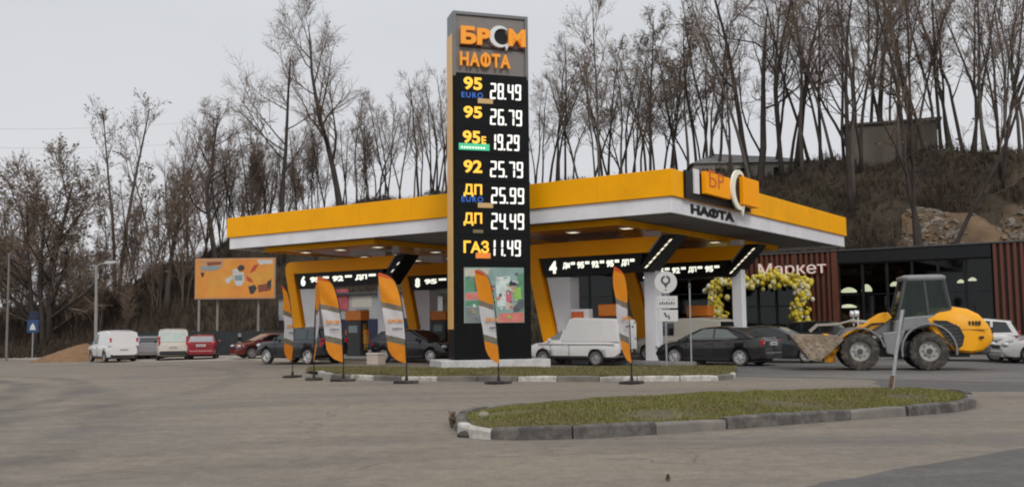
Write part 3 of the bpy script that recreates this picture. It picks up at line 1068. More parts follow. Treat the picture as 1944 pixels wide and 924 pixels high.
# ------------------------------------------------------------------ brush on the slope: leafless scrub nobody could count
def brush(name, n, x0, x1, t0, t1, h0, h1, seed, skip=None):
    rng = np.random.default_rng(seed)
    X = rng.uniform(x0, x1, n)
    T = rng.uniform(t0, t1, n)
    pts = []
    for x, t in zip(X, T):
        y = toe(x) + wid(x) * t
        if skip and skip(x, y, t) and rng.random() > 0.10: continue
        pts.append((x, y, max(hill_z(x, y), gz(x) - 0.1)))
    P = np.array(pts)
    n = len(P)
    K = 7
    cl = 0.5 + 0.5 * np.sin(P[:, 0] * 0.8 + 2 * np.sin(P[:, 1] * 0.5)) * np.sin(P[:, 1] * 0.9 + P[:, 0] * 0.3)
    h = (h0 + (h1 - h0) * rng.random(n)) * (0.45 + 0.8 * cl)
    tt = np.array([(y - toe(x)) / wid(x) for x, y, z in pts])
    h *= np.clip(1.75 - 1.35 * tt, 0.28, 1.0)
    V, col = [], []
    a0 = rng.random((n, K)) * 2 * PI
    sp = rng.uniform(0.05, 0.75, (n, K))
    hk = h[:, None] * rng.uniform(0.45, 1.1, (n, K))
    wdt = rng.uniform(0.012, 0.032, (n, K))
    st = rng.uniform(0, 0.5, (n, K))
    tip = np.stack([P[:, 0:1] + np.cos(a0) * sp * hk, P[:, 1:2] + np.sin(a0) * sp * hk, P[:, 2:3] + hk], -1)
    base = np.stack([P[:, 0:1] + np.cos(a0) * sp * hk * st * 0.4, P[:, 1:2] + np.sin(a0) * sp * hk * st * 0.4, P[:, 2:3] + hk * st - 0.1], -1)
    b = a0 + PI / 2
    off = np.stack([np.cos(b) * wdt, np.sin(b) * wdt, 0 * wdt], -1)
    V = np.stack([base - off, base + off, tip], 2).reshape(-1, 3)
    F = np.arange(len(V)).reshape(-1, 3)
    # dead leaves caught in the scrub
    m2 = n * 3
    idx = rng.integers(0, n, m2)
    c = P[idx] + np.stack([rng.normal(0, 0.45, m2), rng.normal(0, 0.45, m2), rng.random(m2) * h[idx]], -1)
    u = rng.normal(0, 1, (m2, 3))
    u /= np.linalg.norm(u, axis=1)[:, None]
    v = rng.normal(0, 1, (m2, 3))
    v /= np.linalg.norm(v, axis=1)[:, None]
    s = rng.uniform(0.04, 0.10, m2)[:, None]
    V2 = np.stack([c - u * s, c + v * s, c + u * s], 1).reshape(-1, 3)
    F2 = np.arange(len(V2)).reshape(-1, 3) + len(V)
    me = bpy.data.meshes.new(name)
    me.from_pydata(np.concatenate([V, V2]).tolist(), [], np.concatenate([F, F2]).tolist())
    at_ = me.attributes.new('tone', 'FLOAT', 'FACE')
    at_.data.foreach_set('value', rng.random(len(F) + len(F2)).astype(np.float32))
    mm, nn, ll = node_mat(name + '_twigs')
    an = nn.new('ShaderNodeAttribute')
    an.attribute_name = 'tone'
    rp = nn.new('ShaderNodeValToRGB')
    for i, (pos, cc) in enumerate(((0.0, (0.028, 0.021, 0.016)), (0.6, (0.066, 0.049, 0.037)), (1.0, (0.13, 0.09, 0.052)))):
        el = rp.color_ramp.elements[i] if i < 2 else rp.color_ramp.elements.new(1.0)
        el.position = pos
        el.color = (*cc, 1)
    ll.new(an.outputs['Fac'], rp.inputs[0])
    ll.new(rp.outputs[0], nn['Principled BSDF'].inputs['Base Color'])
    nn['Principled BSDF'].inputs['Roughness'].default_value = 0.9
    me.materials.append(mm)
    o = bpy.data.objects.new(name, me)
    C.objects.link(o)
    o['kind'] = 'stuff'
    return o
def no_rubble(x, y, t): return CX + FPX * x / y > 1700 + 25 * math.sin(y * 1.1) and t < 0.60 + 0.05 * math.sin(x * 1.3)
brush('undergrowth', 26000, -62, 62, -0.02, 1.15, 0.7, 2.3, 12, no_rubble)
brush('roadside_weeds', 2500, -64, -30, -0.25, 0.05, 0.4, 1.2, 13)
# ------------------------------------------------------------------ price sign
PP = G(936, 702)
PA = rad(17)
def PL(px, py): return loc_on(px, py, pyl.location, PA, 0.45)
pyl = thing('price_sign', (PP.x, PP.y, 0), PA, 'tall black fuel price pylon with orange lettering on a white plinth', 'price sign')
bpy.context.view_layer.update()
# plinth
pl_, _ = PL(832, 700)
pr_, _ = PL(1038, 700)
bx('plinth', mat('white_plinth', (0.58, 0.58, 0.58), 0.7, var=0.06, dirt=(0.3, 0.28, 0.25), dscale=2, damt=0.5, bump=0.2), pyl, pl_, pr_, 0, 1.9, 0, 0.36, bevel=0.02)
xl, _ = PL(861, 300)
xr, _ = PL(1005, 300)
_, zt = PL(930, 26)
FY = 0.45            # plane of the sign's face
DEP = 0.95
WX = xr - xl
_, z_hb = PL(930, 148)     # foot of the grey header
_, z_base = PL(930, 622)
M_FACE = mat('sign_face_black', (0.009, 0.010, 0.010), 0.4, var=0.15, spec=0.08)
mb = MB()
mb.box(xl, xr, FY, FY + DEP, 0.35, z_hb)
mb.build('body', M_FACE, pyl, bevel=0.012)
# header: frame + recessed textured grey panel
mb = MB()
fw = 0.12
mb.box(xl, xl + fw, FY, FY + DEP, z_hb + 0.002, zt)
mb.box(xr - fw, xr, FY, FY + DEP, z_hb + 0.002, zt)
mb.box(xl + fw, xr - fw, FY, FY + DEP, zt - fw, zt)
mb.build('header_frame', mat('header_frame_grey', (0.16, 0.168, 0.175), 0.4, 0.3, var=0.1), pyl, bevel=0.01)
mb = MB()
mb.box(xl + fw, xr - fw, FY + 0.08, FY + DEP - 0.05, z_hb + 0.002, zt - fw)
mb.build('header_panel', mat('header_panel_grey', (0.185, 0.172, 0.162), 0.5, var=0.08, scale=6, bump=0.3, bscale=60), pyl)
# yellow stripe on the narrow flank
_, zs0 = PL(860, 625)
_, zs1 = PL(860, 62)
mb = MB()
mb.box(xl - 0.03, xl - 0.002, FY + 0.10, FY + DEP - 0.04, zs0, zs1)
mb.build('side_strip', mat('pale_amber_strip', (0.85, 0.50, 0.16), 0.4, var=0.05), pyl, bevel=0.006)

M_ORL = mat('orange_letter', (0.88, 0.33, 0.015), 0.4, var=0.03, emit=(1, 0.33, 0.01), es=0.12)
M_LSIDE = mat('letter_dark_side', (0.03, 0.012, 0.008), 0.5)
def letters(parent, name, body, px0, px1, py0, py1, y, depth, m, conv, bold=0.05, shear=0.0, spacing=1.0):
    x0, z0 = conv(px0, py1)
    x1, z1 = conv(px1, py0)
    mb = MB()
    mb.text(body, x0, z0, z1 - z0, x1 - x0, y, depth, 0, bold, shear, spacing=spacing)
    return mb.build(name, m, parent)
def crescent(mb, cx, cz, ro, ri, dx, a0, a1, y0, y1, mi=0, n=24):
    P1 = [(cx + ro * math.cos(a0 + (a1 - a0) * i / n), cz + ro * math.sin(a0 + (a1 - a0) * i / n)) for i in range(n + 1)]
    P2 = [(cx + dx + ri * math.cos(a0 + (a1 - a0) * i / n), cz + ri * math.sin(a0 + (a1 - a0) * i / n)) for i in range(n + 1)]
    for i in range(n):
        mb.prism([P1[i], P1[i + 1], P2[i + 1], P2[i]], y0, y1, mi)

letters(pyl, 'logo_letters', 'БР', 873, 929, 56, 85, FY - 0.06, 0.13, M_ORL, PL, 0.05)
letters(pyl, 'logo_letters', 'М', 963, 995, 60, 90, FY - 0.06, 0.13, M_ORL, PL, 0.04)
letters(pyl, 'logo_letters', 'НАФТА', 872, 967, 105, 126, FY - 0.02, 0.12, M_ORL, PL, 0.03, spacing=1.15)
mb = MB()
cx_, cz_ = PL(947, 72)
crescent(mb, cx_, cz_, 0.41, 0.31, 0.08, rad(50), rad(318), FY - 0.16, FY + 0.08)
mb.prism([(cx_ + 0.20, cz_ - 0.36), (cx_ + 0.36, cz_ - 0.26), (cx_ + 0.26, cz_ - 0.52)], FY - 0.16, FY + 0.08)
mb.build('logo_crescent', mat('chrome_white', (0.72, 0.73, 0.75), 0.3, 0.2, var=0.05), pyl)
mb = MB()
mb.lathe([(0.265, FY - 0.05), (0.265, FY + 0.07)], (cx_ + 0.045, 0, cz_), 'Y', 28, 0, False)
mb.build('logo_disc', BLK, pyl)
# dark shadow-gap backing behind the letters
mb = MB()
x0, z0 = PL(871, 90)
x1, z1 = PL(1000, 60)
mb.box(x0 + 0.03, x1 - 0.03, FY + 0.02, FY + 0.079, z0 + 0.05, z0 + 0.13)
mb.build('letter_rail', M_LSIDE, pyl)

SEG = {'0': 'abcdef', '1': 'bc', '2': 'abged', '3': 'abgcd', '4': 'fgbc', '5': 'afgcd', '6': 'afgedc', '7': 'abc', '8': 'abcdefg', '9': 'abcdfg'}
def seven(mb, s, x, z, h, y, pitch=None, th=None, mi=0, lean=0.02):
    """seven segment numerals standing on z, right edge free"""
    pitch = pitch or h * 0.74
    w = min(h * 0.56, pitch * 0.80)
    th = th or h * 0.17
    def q(pts): mb.prism([(x + a + lean * b, z + b) for a, b in pts], y - 0.02, y, mi)
    for ch in s:
        if ch == '.':
            q([(-0.03, 0), (th - 0.03, 0), (th - 0.03, th), (-0.03, th)])
            x += th + 0.03
            continue
        c = th * 0.45
        g = 0.012
        hor = lambda zc, x0=0.0, x1=w: q([(x0 + g, zc), (x0 + c, zc - th / 2), (x1 - c, zc - th / 2), (x1 - g, zc), (x1 - c, zc + th / 2), (x0 + c, zc + th / 2)])
        ver = lambda xc, z0, z1: q([(xc, z0 + g), (xc + th / 2, z0 + c), (xc + th / 2, z1 - c), (xc, z1 - g), (xc - th / 2, z1 - c), (xc - th / 2, z0 + c)])
        sg = SEG[ch]
        t2 = th / 2
        if 'a' in sg: hor(h - t2)
        if 'g' in sg: hor(h / 2)
        if 'd' in sg: hor(t2)
        if 'f' in sg: ver(t2, h / 2, h)
        if 'e' in sg: ver(t2, 0, h / 2)
        if 'b' in sg: ver(w - t2, h / 2, h)
        if 'c' in sg: ver(w - t2, 0, h / 2)
        x += pitch
rows = [('95', '28.49', 148, 170, 187, (932, 992), 'euro'), ('95', '26.79', 203, 224, 236, (932, 994), None), ('95Е', '19.29', 250, 272, 284, (940, 996), 'green'),
        ('92', '25.79', 305, 328, 335, (932, 996), None), ('ДП', '25.99', 350, 373, 385, (934, 998), 'euro'), ('ДП', '24.49', 404, 428, 434, (934, 998), 'gold'), ('ГАЗ', '11.49', 457, 480, 485, (938, 999), 'gas')]
M_GRN = mat('lit_green', (0.05, 0.45, 0.22), 0.5, emit=(0.06, 0.55, 0.28), es=0.5, var=0.0)
M_TAN = mat('lit_tan', (0.40, 0.27, 0.12), 0.5, emit=(0.40, 0.26, 0.10), es=0.4, var=0.0)
M_ORG = mat('lit_orange', (0.7, 0.2, 0.03), 0.5, emit=(0.8, 0.22, 0.03), es=0.4, var=0.0)
M_TAN2 = mat('lit_dim_olive', (0.12, 0.10, 0.05), 0.5, emit=(0.12, 0.10, 0.05), es=0.4, var=0.0)
for i, (gr, pr, y0, y1, yb, (px0, px1), ex) in enumerate(rows):
    # each row is one lit module: a shallow tray carrying the grade and the price
    _, zt_ = PL(930, y0 - 7)
    _, zb_ = PL(930, y0 + 41)
    mb = MB()
    mb.box(xl + 0.10, xr - 0.06, FY - 0.006, FY + 0.02, zb_ + 0.012, zt_ - 0.012)
    row = mb.build('price_row', mat('price_tray', (0.009, 0.010, 0.011), 0.4, var=0.1, spec=0.1), pyl, bevel=0.004)
    gx0, gz0 = PL(880, y1)
    gx1, gz1 = PL(915 if len(gr) < 3 else 928, y0)
    mb = MB()
    if gr == '95Е':
        gx2, _ = PL(913, y0)
        mb.text('95', gx0 - 0.03, gz0, gz1 - gz0, gx2 - gx0, FY - 0.008, 0.012, 0, 0.03)
        mb.text('Е', gx2 + 0.02, gz0, (gz1 - gz0) * 0.6, 0.17, FY - 0.008, 0.012, 0, 0.03)
    else:
        mb.text(gr, gx0, gz0, gz1 - gz0, gx1 - gx0, FY - 0.008, 0.012, 0, 0.03)
    mb.build('grade_label', LITY, row)
    if ex == 'euro':
        ex0, ez0 = PL(876, yb - 2)
        mb = MB()
        mb.text('EURO', ex0, ez0, 0.21, 0.82, FY - 0.008, 0.012, 0, 0.02, spacing=1.25)
        mb.build('grade_suffix', LITB, row)
        a, b = PL(907, yb + 8)
        mb = MB()
        mb.box(a, a + 0.58, FY - 0.014, FY - 0.007, b - 0.02, b + 0.16)
        mb.build('fuel_note', M_TAN, row)
    if ex in ('green', 'gold', 'gas'):
        a, b = PL({'green': 871, 'gold': 898, 'gas': 903}[ex], {'green': 284, 'gold': 442, 'gas': 490}[ex])
        c_, d_ = PL({'green': 929, 'gold': 917, 'gas': 931}[ex], {'green': 274, 'gold': 436, 'gas': 480}[ex])
        mb = MB()
        mb.box(a, c_, FY - 0.014, FY - 0.007, b, d_)
        mb.build('fuel_note', {'green': M_GRN, 'gold': M_TAN2, 'gas': M_ORG}[ex], row)
        if ex == 'green':
            mb = MB()
            for k in range(9):
                mb.box(a + 0.08 + k * 0.105, a + 0.15 + k * 0.105, FY - 0.018, FY - 0.014, b + 0.06, b + 0.13)
            mb.build('fuel_note_letters', LITW, row)
    dx0, dz0 = PL(px0 - 2, yb + 1)
    dx1, dz1 = PL(px1, y0 + 5)
    h = PL(930, yb - 31)[1] - dz0
    w_ = dx1 - dx0
    h = min(h, 0.60)
    pt_ = (w_ - 0.13) / 3.95
    if pr[0] == '1': dx0 -= h * 0.25
    xq = dx0
    for ch in pr:
        mb = MB()
        seven(mb, ch, xq, dz0, h, FY - 0.008, pitch=pt_, th=0.066)
        mb.build('price_dot' if ch == '.' else 'price_digit', LITW, row)
        xq += (0.066 + 0.03) if ch == '.' else pt_
# poster window
ax, az = PL(881, 613)
bx_, bz = PL(994, 508)
mb = MB()
mb.box(ax, bx_, FY - 0.02, FY + 0.01, az, bz)
post = mb.build('poster', mat('poster_pale_teal', (0.24, 0.36, 0.34), 0.4, var=0.18, scale=2.5), pyl)
M_PC = {k: mat('poster_' + k, c, 0.4, var=0.2, scale=4) for k, c in dict(green=(0.10, 0.26, 0.15), coral=(0.62, 0.20, 0.16), grey=(0.20, 0.22, 0.22), cream=(0.55, 0.50, 0.40), navy=(0.02, 0.03, 0.06), lime=(0.28, 0.50, 0.10), pink=(0.55, 0.14, 0.20), slate=(0.10, 0.11, 0.13), skin=(0.55, 0.30, 0.20), pale=(0.60, 0.68, 0.66)).items()}
def patch(k, pts, lay=0):
    mb = MB()
    mb.prism([PL(*p) for p in pts], FY - 0.0235 - 0.003 * lay, FY - 0.0225 - 0.003 * lay)
    mb.build('print', M_PC[k], post)
patch('cream', [(882, 510), (930, 509), (925, 524), (882, 524)])
patch('green', [(883, 526), (908, 525), (908, 552), (883, 554)])
patch('slate', [(900, 527), (909, 525), (909, 552), (902, 553)], 1)
patch('coral', [(883, 556), (914, 555), (914, 568), (883, 569)])
patch('green', [(883, 571), (916, 570), (916, 580), (883, 581)])
patch('grey', [(883, 583), (920, 582), (920, 612), (883, 612)])
patch('pale', [(940, 526), (968, 524), (966, 580), (944, 582)])
patch('coral', [(946, 595), (994, 592), (994, 611), (946, 612)])
patch('green', [(982, 520), (994, 518), (994, 590), (982, 592)])
patch('lime', [(972, 548), (988, 544), (990, 566), (976, 570)], 1)
patch('pink', [(960, 552), (970, 548), (972, 576), (960, 572)], 1)
patch('skin', [(966, 543), (976, 542), (976, 556), (967, 557)], 2)
patch('navy', [(963, 540), (969, 533), (979, 534), (982, 541), (964, 543)], 3)
patch('slate', [(974, 584), (986, 570), (994, 568), (994, 582), (984, 591), (974, 592)], 2)
rp_ = random.Random(31)
for k_ in range(46):
    qx, qy = rp_.uniform(885, 984), rp_.uniform(514, 604)
    qw, qh = rp_.uniform(2, 8), rp_.uniform(1.5, 6)
    patch(rp_.choice(['grey', 'cream', 'green', 'pale', 'slate', 'coral', 'pale', 'lime']), [(qx, qy), (qx + qw, qy - 0.3), (qx + qw * rp_.uniform(0.7, 1.2), qy + qh), (qx + rp_.uniform(-1, 2), qy + qh)], 4 + k_ % 5)
patch('cream', [(958, 574), (972, 571), (974, 586), (960, 588)], 1)

# ------------------------------------------------------------------ canopy
CW, CD = 24.1, 20.3
_, ZT = loc_on(1277, 319, NOSE, PHI, 0)
_, ZM = loc_on(1277, 371, NOSE, PHI, 0)
_, ZB = loc_on(1277, 402, NOSE, PHI, 0)
can = thing('fuel_canopy', NOSE, PHI, 'large flat petrol station canopy with yellow fascia over white band', 'canopy')
mb = MB()
def band(mb, off, z0, z1, t=0.12):
    mb.box(-CW - off, off, -off, -off + t, z0, z1)
    mb.box(-CW - off, off, CD + off - t, CD + off, z0, z1)
    mb.box(off - t, off, -off + t, CD + off - t, z0, z1)
    mb.box(-CW - off, -CW - off + t, -off + t, CD + off - t, z0, z1)
band(mb, 0.0, ZM, ZT)
# panel joints are fine dark lines between the sheets
mb.mi = 0
fas = mb.build('yellow_fascia', YEL, can, bevel=0.015)
mb = MB()
for k in range(1, 8): mb.box(-CW * k / 8 - 0.008, -CW * k / 8 + 0.008, -0.004, 0.05, ZM + 0.01, ZT - 0.01)
for k in range(1, 7): mb.box(-0.05, 0.004, CD * k / 7 - 0.008, CD * k / 7 + 0.008, ZM + 0.01, ZT - 0.01)
mb.build('fascia_joints', mat('joint_amber', (0.74, 0.32, 0.01), 0.6), fas)
mb = MB()
band(mb, -0.10, ZB, ZM - 0.003, 0.12)
mb.build('white_fascia', WHT, can, bevel=0.015)
bx('roof_deck', GREY, can, -CW + 0.15, -0.15, 0.15, CD - 0.15, ZT - 0.25, ZT - 0.15)
mb = MB()
mb.box(-CW + 0.223, -0.223, 0.223, CD - 0.223, ZB + 0.10, ZB + 0.16)
k = 0.4
y = 0.5
while y < CD - 0.5:
    mb.box(-CW + 0.23, -0.23, y, y + 0.06, ZB + 0.06, ZB + 0.099)
    y += 0.42
mb.build('soffit', mat('soffit_grey', (0.30, 0.305, 0.31), 0.4, 0.1, var=0.15, scale=2), can)
# lowered inner ceilings with yellow rims, one over each pair of portals
ZI = ZB - 0.14
M_DL = mat('downlight_glow', (0.9, 0.85, 0.7), 0.5, emit=(1, 0.9, 0.68), es=0.9, var=0.0)
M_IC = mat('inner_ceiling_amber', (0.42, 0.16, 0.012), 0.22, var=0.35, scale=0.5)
for (IX0, IX1) in ((-22.6, -15.2), (-9.4, -2.7)):
    IY0, IY1 = 1.1, 17.6
    t = 0.1
    mb = MB()
    for q in ((IX0, IX1, IY0, IY0 + t), (IX0, IX1, IY1 - t, IY1), (IX0, IX0 + t, IY0 + t, IY1 - t), (IX1 - t, IX1, IY0 + t, IY1 - t)):
        mb.box(*q, ZI - 0.03, ZB + 0.058)
    rim = mb.build('ceiling_rim', YEL, can, bevel=0.01)
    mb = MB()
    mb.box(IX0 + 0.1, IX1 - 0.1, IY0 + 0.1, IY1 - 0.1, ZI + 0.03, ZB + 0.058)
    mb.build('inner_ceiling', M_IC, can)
    for ix in range(3):
        for iy in range(4):
            x = IX0 + 1.2 + ix * 2.45
            y = IY0 + 1.6 + iy * 4.2
            mb = MB()
            mb.box(x - 0.24, x + 0.24, y - 0.24, y + 0.24, ZI - 0.02, ZI + 0.029)
            d = mb.build('downlight', mat('lamp_housing', (0.5, 0.5, 0.48), 0.4), can)
            mb = MB()
            mb.box(x - 0.19, x + 0.19, y - 0.19, y + 0.19, ZI - 0.026, ZI - 0.021)
            mb.build('lamp_lens', M_DL, d)

# canopy corner sign on the short side by the nose (local frame: x along the short side)
def CR(px, py, off=0.0): return loc_on(px, py, NOSE, PHI + PI / 2, off)
csg = bpy.data.objects.new('corner_sign', None)
C.objects.link(csg)
csg.parent = can
csg.rotation_euler = (0, 0, PI / 2)
mb = MB()
O2 = -0.30
sx = lambda px, py: CR(px, py, O2)
p0, p1 = sx(1313, 385), sx(1416, 392)
_, pzt = sx(1316, 318)
mb.box(p0[0], p1[0], -0.10, -0.002, ZM + 0.01, ZT + 0.05)
csg = mb.build('corner_sign', BLK, can)
csg.rotation_euler = (0, 0, PI / 2)
bpy.data.objects.remove(bpy.data.objects['corner_sign']) if bpy.data.objects['corner_sign'].type == 'EMPTY' else None
csg.name = 'corner_sign'
a = sx(1326, 366); b = sx(1334, 322)
mb = MB()
mb.box(a[0], b[0], -0.16, -0.102, a[1], b[1])
mb.build('white_bar', WHT, csg)
M_BOX = mat('sign_orange_box', (0.95, 0.36, 0.004), 0.5, var=0.03, spec=0.1, emit=(1, 0.33, 0.01), es=0.06)
a = sx(1339, 367); b = sx(1384, 328)
za_ = sx(1339, 367)[1]; zb2 = sx(1339, 325)[1]
mb = MB()
mb.box(a[0], b[0], -0.34, -0.16, za_, zb2)
blk_ = mb.build('orange_box', M_BOX, csg, bevel=0.01)
mb = MB()
mb.text('БР', a[0] + 0.28, za_ + 0.28, 0.62, (b[0] - a[0]) * 0.60, -0.342, 0.01, 0, 0.0)
mb.build('box_letters', mat('box_letter_shade', (0.62, 0.12, 0.006), 0.5), blk_)
a = sx(1403, 388); b = sx(1433, 395)
zc_ = sx(1418, 392)[1]; zd_ = sx(1418, 341)[1]
mb = MB()
mb.box(a[0], b[0], -0.50, -0.16, zc_, zd_)
blk_ = mb.build('orange_box', M_BOX, csg, bevel=0.01)
mb = MB()
mb.box(a[0] - 0.12, b[0] - 0.1, -0.158, -0.003, zc_ - 0.16, zd_ - 0.02)
mb.build('box_back', BLK, blk_)
cxx, czz = sx(1399, 361)
mb = MB()
crescent(mb, cxx, czz, 0.78, 0.64, 0.20, rad(62), rad(300), -0.42, -0.345)
mb.prism([(cxx + 0.15, czz - 0.74), (cxx + 0.50, czz - 0.50), (cxx + 0.30, czz - 1.0)], -0.42, -0.345)
mb.build('crescent', mat('crescent_cream', (0.80, 0.76, 0.62), 0.4, var=0.04, emit=(0.8, 0.76, 0.6), es=0.1), csg)
mb = MB()
mb.lathe([(0.52, -0.342), (0.52, -0.11)], (cxx + 0.22, 0, czz), 'Y', 28, 0, False)
mb.build('crescent_disc', BLK, csg)
a = CR(1311, 408, 0.1); b = CR(1392, 390, 0.1)
mb = MB()
mb.text('НАФТА', a[0], ZB + 0.10, 0.36, b[0] - a[0], 0.085, 0.02, 0, 0.045)
mb.build('black_letters', BLK, csg)

# ------------------------------------------------------------------ pump portals: leaning yellow frames with lit boards
def portal(lpx, rpx, top_py, b, num, txt, label, mid, thick=0.62, leg_foot=1.05, ncol=True):
    x0, _ = SL(lpx, top_py, b)
    x1, _ = SL(rpx, top_py, b)
    zt = 5.0
    W_ = 1.0
    t = thing('pump_portal', S(x0, b), PHI, label, 'pump portal', 'yellow portals over the pump islands')
    L_ = x1 - x0
    # one bent yellow band: beam and raking leg, rounded at the shoulder
    lw = 0.62
    outer = [(leg_foot, 0.15), (0.03, zt - 0.55), (0.02, zt - 0.28), (0.12, zt - 0.08), (0.35, zt)]
    inner = [(leg_foot + lw, 0.15), (0.62, zt - thick)]
    sl = 0.85                                     # how far the right end rakes
    beam_r = [(L_ - 0.62, zt), (L_ - 0.62 - 0.55, zt - thick)]
    poly = outer + beam_r + inner[::-1]
    mb = MB()
    # split in two convex pieces
    mb.prism([(leg_foot, 0.15), (leg_foot + lw, 0.15), (0.66, zt - thick), (0.03, zt - 0.55)], -W_ / 2, W_ / 2)
    mb.build('leg', YEL2, t, bevel=0.02)
    mb = MB()
    mb.prism([(0.036, zt - 0.547), (0.664, zt - thick + 0.0), (beam_r[1][0], zt - thick), (beam_r[0][0], zt), (0.35, zt), (0.12, zt - 0.08), (0.02, zt - 0.28)], -W_ / 2 + 0.003, W_ / 2 - 0.003)
    mb.build('beam', YEL2, t, bevel=0.015)
    # grey edge trim and black raking end
    mb = MB()
    mb.prism([(beam_r[1][0], zt - thick), (beam_r[1][0] + 0.10, zt - thick), (beam_r[0][0] + 0.10, zt), (beam_r[0][0], zt)], -W_ / 2 - 0.01, W_ / 2)
    mb.build('end_trim', GREY, t)
    mb = MB()
    zb = zt - thick - 0.75
    mb.prism([(beam_r[1][0] + 0.102 - 0.62, zb), (beam_r[1][0] + 0.72 - 0.72, zb), (L_ + 0.1, zt + 0.02), (beam_r[0][0] + 0.102, zt + 0.02)], -W_ / 2 - 0.04, W_ / 2 - 0.05)
    end = mb.build('raking_end', BLK, t, bevel=0.01)
    mb = MB()
    p, q = Vector((beam_r[1][0] + 0.72 - 0.74 - 0.10, 0, zb + 0.12)), Vector((L_ - 0.10, 0, zt - 0.14))
    nl_ = 7 if mid else 2
    for i in range(nl_):
        c = p.lerp(q, (i + 0.5) / 7) if mid else p.lerp(q, 0.45 + 0.30 * i)
        d = (q - p).normalized() * (0.085 if mid else 0.10)
        mb.prism([(c.x - d.x - 0.04, c.z - d.z), (c.x - d.x + 0.05, c.z - d.z), (c.x + d.x + 0.05, c.z + d.z), (c.x + d.x - 0.04, c.z + d.z)], -W_ / 2 - 0.055, -W_ / 2 - 0.041)
    mb.build('end_lights', M_DL if mid else LITW, end)
    # lit board under the beam
    bl, br = 0.80, beam_r[1][0] + 0.10 - 0.35
    mb = MB()
    mb.prism([(bl, zt - thick - 0.01), (bl + 0.22, zt - thick - 0.80), (br - 0.15, zt - thick - 0.70), (br, zt - thick - 0.01)], -W_ / 2 + 0.03, W_ / 2 - 0.06)
    brd = mb.build('price_board', BLK, t, bevel=0.01)
    yy = -W_ / 2 + 0.026
    M_BL = mat('lit_board_white', (0.95, 0.95, 0.85), 0.5, emit=(1, 1, 0.86), es=1.0, var=0.0)
    mb = MB()
    mb.text(num, bl + 0.42, zt - thick - 0.66, 0.52, None, yy, 0.012, 0, 0.05)
    mb.build('pump_number', M_BL, brd)
    xx = bl + 1.10
    step = (br - 0.25 - xx) / len(txt)
    for s_ in txt:
        mb = MB()
        mb.text(s_, xx, zt - thick - 0.50, 0.28, step * 0.48, yy, 0.012, 0, 0.05)
        mb.build('grade_label', M_BL, brd)
        mb = MB()
        mb.box(xx + step * 0.55, xx + step * 0.84, yy - 0.006, yy + 0.006, zt - thick - 0.33, zt - thick - 0.22)
        mb.build('grade_note', M_BL, brd)
        xx += step
    # white cladding behind the leg, and the slim steel post that carries the far end
    mb = MB()
    mb.prism([(1.0, zt - thick - 0.80), (2.15, zt - thick - 0.82), (2.15, 0.15), (leg_foot + lw + 0.12, 0.15)], -W_ / 2 + 0.15, W_ / 2 - 0.15)
    for k in range(1, 4): mb.box(1.25 + 0.22 * k, 1.26 + 0.22 * k, -W_ / 2 + 0.143, -W_ / 2 + 0.149, 0.3, zt - thick - 0.9)
    mb.build('white_cladding', WHT, t)
    # pump island
    mb = MB()
    mb.box(0.5, L_ + 0.6, -0.75, 0.75, 0.0, 0.15)
    mb.build('island_base', mat('island_concrete', (0.28, 0.27, 0.26), 0.8, var=0.15, bump=0.3), t, bevel=0.03)
    return x0, L_, t
PORTALS = []
PORTALS.append(portal(555, 782, 498, 4.6, '6', ['95', '92', 'ДП'], 'yellow pump portal at the left end, partly hidden by the two big feather flags', False))
PORTALS.append(portal(1009, 1292, 468, 4.0, '4', ['ДМ', '95', '92', '95', 'ДП'], 'yellow pump portal with a lit number 4, right of the price sign', True))
PORTALS.append(portal(768, 1020, 520, 10.6, '8', ['95', '92', 'ГАЗ'], 'yellow pump portal half hidden behind the price sign', False))
PORTALS.append(portal(1186, 1446, 482, 10.6, '2', ['95', '92', 'ДП', '95'], 'yellow pump portal behind the round road sign, nearest the shop door', True))

# round the canopy stands on square white columns
for (px, py, b, wd) in ((1240, 560, 4.3, 0.52), (731, 600, 4.7, 0.5), (1403, 560, 10.6, 0.46), (905, 600, 10.6, 0.5)):
    x, _ = SL(px, py, b)
    mb = MB()
    mb.box(x - wd / 2, x + wd / 2, b - wd / 2, b + wd / 2, 0.0, ZI - 0.022)
    mb.build('column', WHT, can, bevel=0.02)

# ------------------------------------------------------------------ fuel pumps
def pump(x, y, label, top_m):
    t = thing('fuel_pump', S(x, y, 0.15), PHI, label, 'fuel pump', 'fuel pumps on the islands')
    bx('body', mat('pump_charcoal', (0.035, 0.036, 0.04), 0.4, var=0.2), t, -0.5, 0.5, -0.28, 0.28, 0.0, 1.75, bevel=0.04)
    bx('head', top_m, t, -0.55, 0.55, -0.32, 0.32, 1.752, 2.25, bevel=0.05)
    bx('display', mat('pump_screen', (0.25, 0.32, 0.34), 0.2), t, -0.3, 0.3, -0.296, -0.281, 1.15, 1.5)
    for i, xx in enumerate((-0.62, 0.62)):
        mb = MB()
        mb.box(xx - 0.09, xx + 0.09, -0.12, 0.12, 0.6, 1.3)
        h = mb.build('nozzle_holder', [mat('holder_orange', (0.75, 0.25, 0.02), 0.5)], t, bevel=0.02)
        mb = MB()
        s = 1 if xx > 0 else -1
        for k in range(2):
            y0 = -0.08 + 0.14 * k
            mb.tube([(xx, y0 - 0.12, 1.2), (xx + s * 0.18, y0 - 0.2, 0.85), (xx + s * 0.2, y0 - 0.2, 0.45), (xx + s * 0.1, y0 - 0.12, 0.3), (xx, y0, 0.6), (xx - s * 0.1, y0, 1.6)], 0.025, 6)
        mb.build('hose', mat('hose_yellow' if k else 'hose_black', (0.55, 0.30, 0.04), 0.6), h)
    return t
M_PH = [mat('pump_head_orange', (0.75, 0.22, 0.02), 0.4), mat('pump_head_white', (0.6, 0.6, 0.6), 0.4)]
